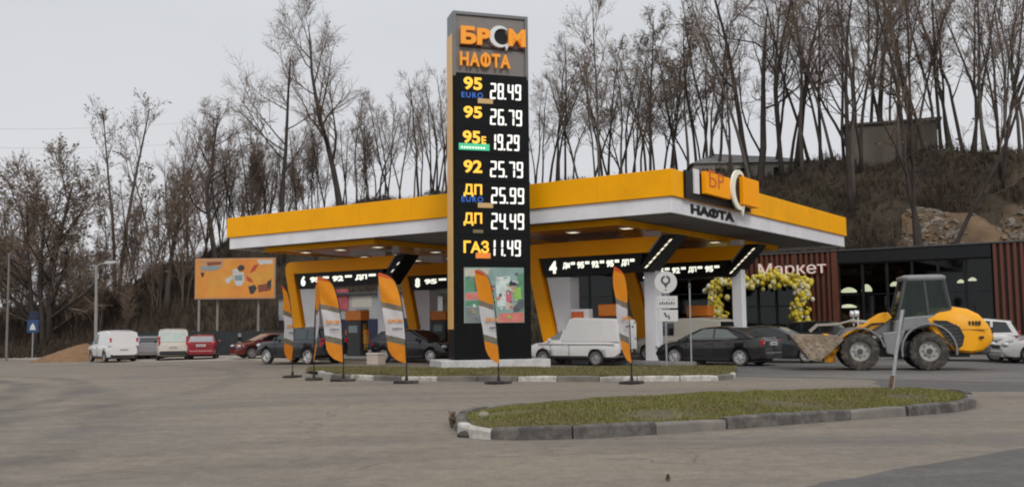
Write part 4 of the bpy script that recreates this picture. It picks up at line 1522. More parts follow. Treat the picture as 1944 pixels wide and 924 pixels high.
for (px, py, b, lab, m_) in ((678, 640, 4.6, 'dark fuel pump with orange head between the two big feather flags', M_PH[0]), (1165, 600, 4.0, 'dark fuel pump with yellow hoses behind the white box van', M_PH[0]),
                             (838, 600, 10.6, 'fuel pump left of the price sign, above the black car', M_PH[0]), (1330, 610, 10.6, 'dark fuel pump behind the black sedan', M_PH[0])):
    x, _ = SL(px, py, b)
    pump(x, b, lab, m_)
# small lit sign box standing by the white cladding of portal 4
x, z = SL(1099, 606, 3.2)
t = thing('sign_box', S(x, 3.2, 0.0), PHI, 'white forecourt sign box with a red orange panel above the box van', 'sign box')
x0, z0 = SL(1084, 620, 3.2)
x1, z1 = SL(1116, 586, 3.2)
bx('cabinet', WHT, t, x0 - x, x1 - x, 0.0, 0.4, 0.0, z1, bevel=0.02)
bx('front_panel', mat('red_orange_panel', (0.70, 0.13, 0.03), 0.4, var=0.3, scale=5), t, x0 - x + 0.03, x1 - x - 0.2, -0.012, -0.002, z0 + 0.1, z1 - 0.1)
# pale litter bin box between the flags
p = G(714, 692)
t = thing('litter_box', p, PHI, 'small pale box on the ground beside the second big flag', 'box')
bx('box_body', mat('box_beige', (0.5, 0.42, 0.36), 0.7, var=0.1), t, -0.32, 0.32, -0.25, 0.25, 0, 0.42, bevel=0.03)
bx('box_lid', mat('box_lid', (0.58, 0.5, 0.45), 0.7, var=0.1), t, -0.34, 0.34, -0.27, 0.27, 0.422, 0.5, bevel=0.02)

# ------------------------------------------------------------------ shop building behind the canopy
KB = 26.0
KX = [SL(px, 560, KB)[0] for px in (1888, 1583)]
_, KZ1 = SL(1888, 461, KB)
_, KZ0 = SL(1600, 474, KB)
KZ = (KZ0 + KZ1) / 2
KL, KR = -23.0, KX[0] + 7.0
shop = thing('shop_building', S(0, KB), PHI, 'long low dark glazed shop building with rust brown slatted panels', 'shop')
M_CORTEN = mat('rust_brown_slats', (0.13, 0.040, 0.020), 0.55, var=0.25, scale=2, dirt=(0.06, 0.02, 0.012), dscale=2, damt=0.5)
M_CORT2 = mat('slat_backing', (0.03, 0.012, 0.009), 0.7)
M_ANTH = mat('anthracite', (0.014, 0.016, 0.018), 0.45, var=0.15, spec=0.25)
D_ = 7.0
mb = MB()
mb.box(KL, KR, 0.6, D_, KZ - 0.3, KZ - 0.1)
mb.box(KL, KL + 0.2, 0.02, D_, 0, KZ - 0.3)
mb.box(KR - 0.2, KR, 0.02, D_, 0, KZ - 0.3)
mb.box(KL + 0.2, KR - 0.2, D_ - 0.2, D_, 0, KZ - 0.3)
mb.build('wall', M_ANTH, shop)
bx('floor', mat('shop_floor', (0.15, 0.14, 0.13), 0.3), shop, KL + 0.2, KR - 0.2, 0.1, D_ - 0.21, 0.0, 0.12)
bx('parapet', M_ANTH, shop, KX[1] + 0.3, KX[0] - 0.05, -0.1, 0.6, KZ - 0.75, KZ - 0.06, bevel=0.01)
bx('coping', DGREY, shop, KL, KR, -0.16, 0.66, KZ - 0.055, KZ + 0.03, bevel=0.01)
def slats(x0, x1, name='slat_panel', z0=0.25, z1=KZ - 0.06, step=0.32):
    b_ = bx(name, M_CORT2, shop, x0, x1, 0.0, 0.3, z0, z1)
    mb = MB()
    x = x0 + 0.05
    r_ = random.Random(3)
    while x < x1 - 0.1:
        mb.box(x, x + 0.15, -0.11, -0.002, z0 - 0.02, z1)
        x += step
    mb.build('slats', M_CORTEN, b_)
slats(KX[0], KR - 0.3)
dx0, dx1 = SL(1372, 560, KB)[0], SL(1508, 560, KB)[0]
slats(dx1 + 0.05, KX[1] - 0.06)
_, zd = SL(1450, 535, KB)
slats(dx0 - 0.4, dx1 + 0.04, 'slat_panel', zd, KZ - 0.06)
bx('plinth_strip', mat('shop_plinth', (0.25, 0.24, 0.23), 0.8), shop, KX[0], KR - 0.3, -0.3, 0.2, 0.0, 0.22)
# big sign over the door
M_NEON = mat('market_letters', (0.62, 0.55, 0.52), 0.4, var=0.05, emit=(1, 0.86, 0.80), es=0.22)
x0, z0 = SL(1440, 527, KB - 0.3)
x1, z1 = SL(1567, 490, KB - 0.3)
mb = MB()
mb.text('Маркет', x0, z0 - 0.05, z1 - z0 - 0.10, x1 - x0, -0.24, 0.06, 0, 0.0)
sg = mb.build('sign_letters', M_NEON, shop)
mb = MB()
mb.text('Маркет', x0 + 0.05, z0 - 0.10, z1 - z0 - 0.10, x1 - x0, -0.14, 0.06, 0, 0.035)
mb.build('letter_backs', mat('letter_red_edge', (0.25, 0.03, 0.02), 0.4), sg)
# glazing: mullions and one pane per bay
GLS = glass('shop_glass', see=0.38)
def glaze(x0, x1, n, z0, z1, door=False):
    w_ = (x1 - x0) / n
    for i in range(n):
        a, b = x0 + i * w_, x0 + (i + 1) * w_
        mb = MB()
        t = 0.07
        mb.box(a, a + t, 0.05, 0.2, z0, z1)
        mb.box(b - t, b - 0.002, 0.05, 0.2, z0, z1)
        mb.box(a + t, b - t, 0.05, 0.2, z0, z0 + t)
        mb.box(a + t, b - t, 0.05, 0.2, z1 - t, z1)
        zz = z0 + (z1 - z0) * 0.62
        mb.box(a + t, b - t, 0.06, 0.19, zz, zz + 0.05)
        f = mb.build('door' if door else 'window', M_ANTH, shop)
        bx('pane', GLS, f, a + t, b - t, 0.11, 0.125, z0 + t, z1 - t)
glaze(KX[1] + 0.3, KX[0] - 0.05, 6, 0.15, KZ - 0.76)
bx('glazing_post', M_CORTEN, shop, KX[1] - 0.05, KX[1] + 0.29, -0.12, 0.3, 0, KZ - 0.06)
glaze(dx0, dx1, 4, 0.12, zd - 0.02, True)
glaze(KL + 0.25, dx0 - 0.4, 7, 0.15, KZ - 0.3)
# inside: a rear shelf wall, a counter and hanging lamps (all lit)
M_SHELF = mat('shelf_dark', (0.05, 0.045, 0.04), 0.6)
M_GOODS = [mat('goods_%s' % k, c, 0.5, var=0.3, scale=9) for k, c in (('cream', (0.55, 0.45, 0.25)), ('red', (0.4, 0.05, 0.04)), ('green', (0.10, 0.30, 0.06)), ('blue', (0.03, 0.2, 0.45)), ('yellow', (0.6, 0.42, 0.04)))]
rr = random.Random(8)
def shelf(px, label, cols, ln=2.2, yy=3.2):
    x, _ = SL(px, 600, KB + yy)
    t = thing('shop_shelf', S(x, KB + yy, 0.12), PHI, label, 'shop shelf', 'shelves inside the shop')
    mb = MB()
    mb.box(-ln / 2, ln / 2, 0.3, 0.36, 0, 2.4)
    mb.box(-ln / 2, -ln / 2 + 0.05, -0.2, 0.299, 0, 2.4)
    mb.box(ln / 2 - 0.05, ln / 2, -0.2, 0.299, 0, 2.4)
    for k in range(5): mb.box(-ln / 2 + 0.051, ln / 2 - 0.051, -0.2, 0.299, 0.1 + 0.5 * k, 0.14 + 0.5 * k)
    mb.build('rack', M_SHELF, t)
    mb = MB()
    for k in range(4):
        x = -ln / 2 + 0.1
        while x < ln / 2 - 0.25:
            w_ = rr.uniform(0.08, 0.2)
            mb.box(x, x + w_, -0.18, 0.1, 0.145 + 0.5 * k, 0.145 + 0.5 * k + rr.uniform(0.2, 0.4), rr.choice(cols))
            x += w_ + 0.01
    mb.build('goods', M_GOODS, t, kind='stuff')
shelf(1408, 'shop shelf of yellow and red goods behind the door glass, left', [0, 1, 4])
shelf(1490, 'shop shelf of green goods behind the right of the door', [2, 2, 0])
shelf(1625, 'shop shelf of cream goods behind the first window bay', [0, 0, 1])
shelf(1672, 'shop shelf of blue and cream goods behind the second window bay', [3, 0, 1])
shelf(1850, 'shop shelf of dark mixed goods behind the last window bay', [1, 3, 0])
M_LAMPS = mat('shop_lamp_glow', (0.95, 0.9, 0.7), 0.5, emit=(1, 0.9, 0.66), es=6.0, var=0.0)
def hang(px0, px1, py0, py1, yy, label):
    xa, za = SL(px0, py1, KB + yy)
    xb, zb_ = SL(px1, py0, KB + yy)
    t = thing('hanging_lamp', S((xa + xb) / 2, KB + yy, za), PHI, label, 'lamp', 'lamps inside the shop')
    mb = MB()
    h = zb_ - za
    w_ = (xb - xa) / 2
    mb.lathe([(w_, 0), (w_ * 0.98, h * 0.35), (w_ * 0.6, h * 0.8), (w_ * 0.2, h)], (0, 0, 0), 'Z', 14)
    mb.build('lamp_shade', M_LAMPS, t)
    mb = MB()
    mb.tube([(0, 0, h), (0, 0, KZ - 0.3 - za)], 0.012, 5)
    mb.build('cord', BLK, t)
hang(1597, 1626, 545, 555, 1.6, 'lit cream lamp behind the shop glass, upper of the two at the left bay')
hang(1595, 1626, 577, 584, 1.6, 'lit cream lamp behind the shop glass, lower of the two at the left bay')
hang(1636, 1655, 539, 553, 1.7, 'rounded lit lamp behind the second shop window bay')
hang(1690, 1708, 534, 543, 1.6, 'lit lamp showing just left of the loader cab')
hang(1817, 1831, 530, 537, 1.4, 'small pale lamp right of the loader cab, the lower of a pair')
hang(1838, 1854, 526, 533, 1.4, 'small pale lamp right of the loader cab, the higher of a pair')

# balloon arch round the door
ax0, _ = SL(1368, 560, KB - 0.7)
ax1, _ = SL(1520, 560, KB - 0.7)
_, az1 = SL(1450, 532, KB - 0.7)
mb = MB()
r4 = random.Random(11)
path = []
n1 = 26
for i in range(n1): path.append((ax0 - 0.15 + 0.5 * math.sin(i * 0.25) * 0.5, 0.3 + (az1 - 0.3) * i / n1))
for i in range(34): path.append((ax0 + (ax1 - ax0) * i / 34, az1 + 0.18 * math.sin(i * 0.35)))
for i in range(n1): path.append((ax1 + 0.2 * math.sin(i * 0.3), az1 - (az1 - 0.6) * i / n1))
for (x, z) in path:
    for k in range(9):
        rr_ = r4.uniform(0.06, 0.19)
        mb.sphere((x + r4.gauss(0, 0.24), r4.uniform(-0.3, 0.25), z + r4.gauss(0, 0.2)), rr_, 9, 6, (1, 1, 1.15), r4.choice([0, 0, 0, 0, 1, 1, 2, 3]))
o = mb.build('balloon_arch', [mat('balloon_yellow', (0.58, 0.46, 0.03), 0.45, var=0.15), mat('balloon_pale_yellow', (0.60, 0.54, 0.20), 0.45, var=0.1), mat('balloon_white', (0.62, 0.60, 0.48), 0.45, var=0.05), mat('balloon_gold', (0.42, 0.30, 0.03), 0.4, var=0.1)], sharp=0)
o.location = S(0, KB - 0.7)
o.rotation_euler = (0, 0, PHI)
tag(o, 'arch of yellow and white balloons round the shop door', 'balloon arch')

# low pale building seen through the left portal
b = 21.0
x0, z0 = SL(528, 640, b)
x1, z1 = SL(772, 556, b)
t = thing('service_building', S(x0, b), PHI, 'low pale service building with a dark blue base seen through the left portal', 'building')
L_ = x1 - x0
_, zz = SL(650, 606, b)
bx('base_band', mat('blue_base', (0.02, 0.025, 0.06), 0.6), t, 0, L_, 0, 4, 0, zz, bevel=0.02)
bx('wall', mat('pale_wall', (0.36, 0.37, 0.37), 0.7, var=0.12, scale=0.6, dirt=(0.25, 0.24, 0.22)), t, 0.003, L_ - 0.003, 0.003, 4, zz + 0.002, z1, bevel=0.02)
bx('roof', DGREY, t, -0.2, L_ + 0.2, -0.3, 4.3, z1 + 0.002, z1 + 0.2, bevel=0.02)
def on_b(px0, px1, py0, py1, name, m_, d=0.02):
    a, c_ = SL(px0, py1, b)
    e_, f_ = SL(px1, py0, b)
    bx(name, m_, t, a - x0, e_ - x0, -d, -0.001, c_, f_)
on_b(640, 662, 548, 588, 'sign_board', mat('pink_red_sign', (0.42, 0.09, 0.11), 0.5, var=0.3, scale=2), 0.1)
on_b(668, 706, 562, 583, 'window', mat('pale_window', (0.50, 0.48, 0.42), 0.3, var=0.1))
on_b(676, 700, 586, 604, 'window', mat('dull_window', (0.10, 0.13, 0.14), 0.2, var=0.1))
on_b(572, 598, 580, 604, 'window', mat('dull_window', (0.10, 0.13, 0.14), 0.2, var=0.1))
# ------------------------------------------------------------------ vehicles
M_CGL = mat('car_glass_dark', (0.012, 0.014, 0.016), 0.06, var=0.1, spec=0.8)
M_CGLP = mat('car_glass_pale', (0.30, 0.34, 0.34), 0.10, var=0.15, spec=0.8)
M_TRIM = mat('black_trim', (0.018, 0.018, 0.019), 0.6, var=0.2)
M_RIM = mat('alloy_rim', (0.55, 0.55, 0.56), 0.35, 0.25, var=0.1, dirt=(0.3, 0.27, 0.24), dscale=6, damt=0.5)
M_HUB = mat('steel_wheel', (0.34, 0.34, 0.34), 0.5, 0.2, var=0.15)
M_HL = mat('headlight_glass', (0.55, 0.57, 0.58), 0.12, var=0.05, spec=0.8)
M_TL = mat('tail_light_red', (0.36, 0.010, 0.016), 0.18, var=0.05, emit=(0.8, 0.02, 0.04), es=0.05)
M_PLT = mat('number_plate_white', (0.62, 0.62, 0.60), 0.5, var=0.05)
M_PTX = mat('plate_characters', (0.03, 0.03, 0.035), 0.5)
DUST = (0.26, 0.23, 0.20)
def paint(name, c, d=0.35):
    return mat(name, c, 0.2, var=0.04, coat=0.5, spec=0.4, dirt=tuple(0.75 * a + 0.25 * b for a, b in zip(c, DUST)), dscale=1.6, damt=d)

def wheel_parts(parent, x, y, r, wd, rim, spokes=6, s=1):
    mb = MB()
    h = wd / 2
    mb.lathe([(r * 0.60, -h * 0.7), (r * 0.66, -h), (r * 0.90, -h), (r * 0.985, -h * 0.72), (r, -h * 0.35), (r, h * 0.35), (r * 0.985, h * 0.72), (r * 0.90, h), (r * 0.66, h), (r * 0.60, h * 0.7)], (0, 0, 0), 'Y', 28, cap=False)
    wo = mb.build('wheel', RUB, parent)
    wo.location = (x, y, r)
    mb = MB()
    o = h * 0.75
    mb.lathe([(r * 0.70, -h * 0.2), (r * 0.74, o * 1.36), (r * 0.68, o * 1.38), (r * 0.54, o * 0.55), (r * 0.22, o * 0.75), (r * 0.12, o * 0.95), (0.01, o * 0.95)], (0, 0, 0), 'Y', 28)
    for k in range(spokes):
        a = 2 * PI * (k + 0.5) / spokes
        c = (math.cos(a) * r * 0.40, math.sin(a) * r * 0.40)
        u = Vector((math.cos(a), 0, math.sin(a)))
        v = Vector((-math.sin(a), 0, math.cos(a)))
        wq = r * 0.40 * math.sin(PI / spokes) * 0.27
        p = Vector((c[0], o * 0.70, c[1]))
        pts = [p - u * r * 0.13 - v * wq * 0.55, p + u * r * 0.12 - v * wq, p + u * r * 0.12 + v * wq, p - u * r * 0.13 + v * wq * 0.55]
        mb.add(pts + [q - Vector((0, 0.06, 0)) for q in pts], [(0, 1, 2, 3), (4, 5, 1, 0), (5, 6, 2, 1), (6, 7, 3, 2), (7, 4, 0, 3)], 1, False)
    ro = mb.build('rim', [rim, M_TRIM], wo)
    if s < 0: ro.rotation_euler = (0, 0, PI)
    return wo

def car(name, label, cat, loc, ang, P, group=None):
    """P: top / bottom profiles of the lower body, cabin profile, width, wheel places, windows ..."""
    t = thing(name, loc, ang, label, cat, group)
    L, W = P['L'], P['W']
    hw = W / 2
    xr, xf = -L / 2, L / 2
    top, bot = P['top'], P['bot']
    belt = P['belt']
    # lower body
    stx = sorted(set([xr, xr + 0.05, xr + 0.16, xr + 0.4, xf - 0.4, xf - 0.16, xf - 0.05, xf] + [p[0] for p in top] + [xr + L * i / 16 for i in range(1, 16)]))
    rings = []
    for x in stx:
        e = min(x - xr, xf - x)
        k = 1.0 - P.get('nose', 0.16) * max(0.0, 1 - e / 0.75) ** 2
        zt, zb = interp(x, top), interp(x, bot)
        if e < 0.10:
            zt -= (0.10 - e) * 0.7
            zb += (0.10 - e) * 0.6
        w_ = hw * k
        zm = zb + (zt - zb) * 0.55
        half = [(w_ * 0.80, zb), (w_ * 0.955, zb + 0.05), (w_ * 0.985, zb + (zt - zb) * 0.3), (w_, zm), (w_ * 0.985, zt - 0.13), (w_ * 0.955, zt - 0.05), (w_ * 0.90, zt - 0.008), (w_ * 0.6, zt + 0.012)]
        rings.append([(x, y, z) for y, z in half] + [(x, -y, z) for y, z in half[::-1]])
    mb = MB()
    mb.loft(rings, 0, True)
    body = mb.build('body', [P['paint'], M_TRIM], t, sharp=32)
    # wheel arches are cut out
    cuts = []
    for x in P['wheels']:
        for s in (-1, 1):
            cb = MB()
            cb.lathe([(P['wr'] * 1.16, 0), (P['wr'] * 1.16, 0.36)], (x, (hw - 0.33) if s > 0 else -(hw + 0.03), P['wr'] * 1.02), 'Y', 28)
            cuts.append(cb.build('cut', M_TRIM))
    body.data.materials.append(M_TRIM) if len(body.data.materials) < 2 else None
    apply_bool(body, cuts)
    # dark well inside the arches, and door gaps as fine lines
    for x in P['wheels']:
        mb = MB()
        mb.box(x - P['wr'] * 1.1, x + P['wr'] * 1.1, -(hw - 0.335), hw - 0.335, interp(x, bot) + 0.05, P['wr'] * 2.1)
        mb.build('wheel_well', M_TRIM, body)
    # cabin
    cab = P['cabin']
    kt = P.get('tumble', 0.22)
    hb = hw * 0.925
    rings = []
    cx_ = sorted(set([p[0] for p in cab] + [cab[0][0] + (cab[-1][0] - cab[0][0]) * i / 10 for i in range(1, 10)]))
    for x in cx_:
        zr = interp(x, cab)
        zb = belt - 0.06
        d = max(0.02, zr - belt)
        y1 = hb - kt * (d - min(0.06, d * 0.3))
        half = [(hb + kt * 0.06, zb), (hb, belt), (y1, zr - min(0.06, d * 0.3)), (y1 - 0.05, zr - 0.015), (y1 * 0.55, zr + 0.02)]
        rings.append([(x, y, z) for y, z in half] + [(x, -y, z) for y, z in half[::-1]])
    mb = MB()
    mb.loft(rings, 0, True)
    mb.build('cabin', P.get('cab_paint', P['paint']), body, sharp=28)
    # side glass
    gm = P.get('glass', M_CGL)
    for s in (-1, 1):
        for q in P['sidewin']:
            mb = MB()
            off = 0.006
            v = [(x, s * (hb - kt * (z - belt) + off), z) for x, z in q] + [(x, s * (hb - kt * (z - belt) - 0.02), z) for x, z in q]
            n_ = len(q)
            mb.add(v, [tuple(range(n_)), tuple(range(2 * n_ - 1, n_ - 1, -1))] + [(i, (i + 1) % n_, (i + 1) % n_ + n_, i + n_) for i in range(n_)], 0)
            mb.build('side_window', P.get('sideglass', gm), t)
        # door gaps
        mb = MB()
        for x in P.get('gaps', []):
            mb.box(x - 0.008, x + 0.008, s * (hw * 0.98), s * (hw * 1.004), interp(x, bot) + 0.12, belt - 0.1)
        x0, x1 = P['wheels'][1] + P['wr'] * 1.2, P['wheels'][0] - P['wr'] * 1.2
        mb.box(x0, x1, s * (hw * 0.93), s * (hw * 0.985), interp((x0 + x1) / 2, bot) + 0.0, interp((x0 + x1) / 2, bot) + 0.09)
        mb.build('sill_trim', M_TRIM, body)
        for x in P.get('gaps', [])[:-1] or []:
            bx('door_handle', P.get('handle', P['paint']), t, x + 0.06, x + 0.24, s * hw * 0.985, s * (hw * 0.985 + 0.03), belt - 0.16, belt - 0.12, bevel=0.008)
        if P.get('waist'):
            mb = MB()
            q = P['waist']
            mb.box(q[0], q[1], s * (hb - 0.004), s * (hb + 0.012), belt + 0.012, belt + 0.034)
            mb.build('waist_trim', mat('chrome_trim', (0.40, 0.41, 0.41), 0.25, 0.6), body)
        mx = P.get('mirror')
        if mx is not None:
            mb = MB()
            mb.sphere((mx, s * (hw + 0.06), belt + 0.06), 0.1, 10, 7, (0.6, 1.0, 0.75))
            mb.build('door_mirror', P.get('mirror_mat', P['paint']), t)
    # front and rear glass
    def pane(i0, i1, nm, m_, lo, hi, inset=0.09):
        (x0, z0), (x1, z1) = cab[i0], cab[i1]
        a = (x0 + (x1 - x0) * lo, z0 + (z1 - z0) * lo)
        b_ = (x0 + (x1 - x0) * hi, z0 + (z1 - z0) * hi)
        nx_, nz_ = (z1 - z0), -(x1 - x0)
        ln = math.hypot(nx_, nz_)
        nx_, nz_ = nx_ / ln, nz_ / ln
        if nz_ < 0: nx_, nz_ = -nx_, -nz_
        if abs(nz_) < 0.05: nx_ = -1 if x0 < 0 else 1
        mb = MB()
        v = []
        for (o_, ) in ((0.025,), (-0.02,)):
            for (x, z) in (a, b_):
                yy = hb - kt * (z - belt) - inset
                v += [(x + nx_ * o_, yy, z + nz_ * o_), (x + nx_ * o_, -yy, z + nz_ * o_)]
        mb.add(v, [(0, 1, 3, 2), (4, 6, 7, 5), (0, 2, 6, 4), (1, 5, 7, 3), (0, 4, 5, 1), (2, 3, 7, 6)], 0)
        return mb.build(nm, m_, t)
    if P.get('rearglass', True): pane(0, 1, 'rear_window', P.get('rg', gm), *P.get('rgspan', (0.12, 0.88)))
    pane(len(cab) - 2, len(cab) - 1, 'windscreen', P.get('fg', gm), 0.10, 0.90)
    # wheels
    for x in P['wheels']:
        for s in (-1, 1):
            wheel_parts(t, x, s * (hw - 0.115), P['wr'], 0.2, P.get('rim', M_RIM), P.get('spokes', 6), s)
    # lamps, bumpers, plates
    zf, zr_ = P['hl'], P['tl']
    for s in (-1, 1):
        mb = MB()
        mb.sphere((xf - 0.13, s * (hw * 0.74), zf), 0.13, 12, 8, (0.9, 1.4, 0.65))
        mb.build('headlight', M_HL, t)
        w0, h0, z0 = P.get('tsize', (0.24, 0.2, 0.0))
        mb = MB()
        mb.box(xr + 0.0 + P.get('tin', 0.02), xr + 0.26, s * (hw * 0.87 - w0), s * (hw * 0.885), zr_ - h0 / 2, zr_ + h0 / 2)
        mb.build('tail_light', M_TL, t, bevel=0.025)
    mb = MB()
    zb = interp(xr, bot)
    mb.box(xr - 0.04, xr + 0.3, -hw * 0.80, hw * 0.80, zb - 0.02, zb + P.get('bump', 0.22))
    mb.build('bumper', P.get('bumper', P['paint']), t, bevel=0.05)
    mb = MB()
    mb.box(xf - 0.3, xf + 0.04, -hw * 0.76, hw * 0.76, interp(xf, bot) - 0.02, interp(xf, bot) + P.get('bump', 0.22))
    mb.build('bumper', P.get('bumper', P['paint']), t, bevel=0.05)
    pz = P.get('plate', zr_ - 0.03)
    mb = MB()
    mb.box(xr - 0.055, xr - 0.0, -0.26, 0.26, pz - 0.06, pz + 0.06)
    pl = mb.build('number_plate', M_PLT, t)
    mb = MB()
    for k in range(6): mb.box(xr - 0.059, xr - 0.0555, -0.2 + 0.072 * k, -0.155 + 0.072 * k, pz - 0.03, pz + 0.03)
    mb.build('plate_characters', M_PTX, pl)
    mb = MB()
    zf2 = interp(xf, bot) + 0.28
    mb.box(xf - 0.02, xf + 0.025, -hw * 0.45, hw * 0.45, zf2, zf2 + 0.14)
    mb.build('grille', M_TRIM, t, bevel=0.01)
    bx('underbody', M_TRIM, t, xr + 0.35, xf - 0.35, -hw * 0.78, hw * 0.78, interp(0, bot) - 0.06, interp(0, bot) + 0.25)
    return t

def sedan(paint_, **k):
    d = dict(L=4.6, W=1.78, top=[(-2.3, 0.98), (-2.15, 1.06), (-1.55, 1.05), (-0.5, 1.0), (0.95, 0.97), (1.9, 0.82), (2.3, 0.62)], bot=[(-2.3, 0.30), (-1.9, 0.22), (1.9, 0.20), (2.3, 0.26)], belt=0.97,
             cabin=[(-1.95, 1.03), (-0.95, 1.40), (-0.35, 1.455), (0.2, 1.42), (1.25, 0.96)], wheels=(1.38, -1.36), wr=0.325,
             sidewin=[[(-1.30, 1.04), (-0.80, 1.35), (-0.36, 1.385), (-0.33, 1.03)], [(-0.26, 1.03), (-0.28, 1.39), (0.15, 1.365), (0.78, 1.06), (0.80, 1.02)]], gaps=[-1.05, -0.3, 0.85], mirror=0.75, hl=0.70, tl=0.86, paint=paint_, tsize=(0.36, 0.20, 0))
    d.update(k)
    return d
def hatch(paint_, **k):
    d = dict(L=4.0, W=1.70, top=[(-2.0, 0.95), (-1.85, 1.0), (0.75, 0.95), (1.65, 0.82), (2.0, 0.60)], bot=[(-2.0, 0.32), (-1.7, 0.24), (1.7, 0.22), (2.0, 0.28)], belt=0.95,
             cabin=[(-1.97, 0.97), (-1.50, 1.38), (-0.7, 1.45), (0.1, 1.42), (1.1, 0.94)], wheels=(1.25, -1.25), wr=0.305,
             sidewin=[[(-1.55, 1.02), (-1.25, 1.34), (-0.62, 1.38), (-0.60, 1.01)], [(-0.53, 1.01), (-0.55, 1.385), (0.05, 1.36), (0.66, 1.05), (0.68, 1.0)]], gaps=[-1.2, -0.57, 0.72], mirror=0.62, hl=0.70, tl=0.88, paint=paint_, tsize=(0.2, 0.28, 0), rim=M_HUB)
    d.update(k)
    return d
def suv(paint_, **k):
    d = dict(L=4.4, W=1.82, top=[(-2.2, 1.05), (-2.1, 1.1), (0.85, 1.06), (1.8, 0.98), (2.2, 0.78)], bot=[(-2.2, 0.45), (-1.8, 0.34), (1.8, 0.34), (2.2, 0.42)], belt=1.07,
             cabin=[(-2.16, 1.07), (-1.90, 1.56), (-1.0, 1.66), (0.1, 1.62), (1.05, 1.05)], wheels=(1.36, -1.36), wr=0.36,
             sidewin=[[(-1.95, 1.13), (-1.75, 1.52), (-1.30, 1.56), (-1.28, 1.12)], [(-1.2, 1.12), (-1.2, 1.57), (-0.45, 1.59), (-0.42, 1.12)], [(-0.34, 1.12), (-0.36, 1.59), (0.06, 1.56), (0.66, 1.16), (0.68, 1.11)]], gaps=[-1.25, -0.38, 0.75], mirror=0.65, hl=0.85, tl=1.0, paint=paint_, tsize=(0.16, 0.34, 0))
    d.update(k)
    return d
def van(paint_, **k):
    d = dict(L=4.3, W=1.78, top=[(-2.15, 1.0), (0.9, 1.02), (1.75, 0.95), (2.15, 0.66)], bot=[(-2.15, 0.34), (-1.9, 0.26), (1.8, 0.26), (2.15, 0.32)], belt=1.0,
             cabin=[(-2.12, 1.0), (-2.03, 1.74), (-1.2, 1.83), (0.3, 1.80), (1.35, 1.0)], tumble=0.10, wheels=(1.35, -1.30), wr=0.32,
             sidewin=[[(0.05, 1.08), (0.05, 1.62), (0.42, 1.60), (1.02, 1.16), (1.03, 1.08)]], gaps=[-0.02, 0.95], mirror=0.9, hl=0.78, tl=1.15, paint=paint_, tsize=(0.10, 0.5, 0), rim=M_HUB, bumper=M_TRIM, mirror_mat=M_TRIM, tin=0.0)
    d.update(k)
    return d

def put(px, py, dz=0.0):
    p = G(px, py)
    return p
HL_ = PI + PHI          # heading along the long side, to the left and away
BLACKP = paint('black_paint', (0.018, 0.017, 0.020), 0.25)
car('black_sedan', 'black four door sedan with red tail light, in front of the round road sign post', 'car', put(1362, 692), HL_ + rad(-4), sedan(BLACKP, waist=(-1.3, 0.85), glass=mat('sedan_glass', (0.06, 0.07, 0.07), 0.05, spec=0.9), sideglass=mat('sedan_side_glass', (0.14, 0.165, 0.16), 0.05, spec=0.9)))  # side glass is paler: light seen through the cabin is put into its colour
car('estate_car', 'dark grey car between the black sedan and the muddy loader bucket', 'car', put(1478, 687), PHI + rad(8), hatch(paint('graphite_paint', (0.035, 0.04, 0.042), 0.3), rim=M_RIM, fg=M_CGLP))
car('offroad_car', 'large black car behind the loader bucket by the balloon arch', 'car', put(1578, 672), PHI + rad(10), suv(paint('black_grey_paint', (0.022, 0.022, 0.025)), fg=mat('car_glass_grey', (0.08, 0.09, 0.10), 0.1)))
car('delivery_van', 'cream panel van behind the black sedan, beside the white column', 'van', put(1298, 683), HL_, van(paint('cream_paint', (0.55, 0.53, 0.46)), L=4.1))
car('white_offroad_car', 'white tall car hidden behind the rear of the yellow loader', 'car', put(1822, 684), HL_ + rad(6), suv(paint('white_paint', (0.66, 0.66, 0.65), 0.3), W=1.85))
car('silver_car', 'silver car nose entering at the right edge of the picture', 'car', put(2016, 688), PI - rad(8), sedan(paint('silver_paint', (0.42, 0.42, 0.41), 0.3)))
car('black_offroad_car', 'black off road car behind the thin edge-on feather flag', 'car', put(572, 690), HL_, suv(paint('blue_black_paint', (0.016, 0.018, 0.024), 0.25), glass=mat('car_glass_mid', (0.06, 0.075, 0.08), 0.1)))
car('black_hatchback', 'black hatchback between the big feather flag and the price sign', 'car', put(792, 687), PHI + rad(6), hatch(paint('plain_black_paint', (0.012, 0.012, 0.014), 0.2), rim=M_RIM))
pv = G(226, 684)
car('panel_van', 'white panel van parked beside the sand heap, seen from behind', 'van', at(214, 655, 57).xy.to_3d() + Vector((0, 0, gz(at(214, 655, 57).x) + 0.0)), rad(129), van(paint('van_white_paint', (0.72, 0.72, 0.73), 0.2), rearglass=False, plate=0.72, L=4.2))
def far(px, Y): 
    p = at(px, 650, Y)
    return Vector((p.x, Y, gz(p.x)))
car('minibus', 'white van with a pale rear window parked next to the red hatchback', 'van', far(328, 58), rad(110), van(paint('van_dirty_white_paint', (0.62, 0.58, 0.52), 0.4), rg=mat('rear_glass_pale', (0.50, 0.58, 0.56), 0.12), rgspan=(0.12, 0.9), W=1.85, plate=0.78))
car('red_hatchback', 'red hatchback parked right of the white van with the rear window, seen from behind', 'car', far(386, 58), rad(104), hatch(paint('red_paint', (0.24, 0.012, 0.022), 0.2), rg=mat('rear_glass_grey', (0.28, 0.28, 0.29), 0.12), plate=0.82))
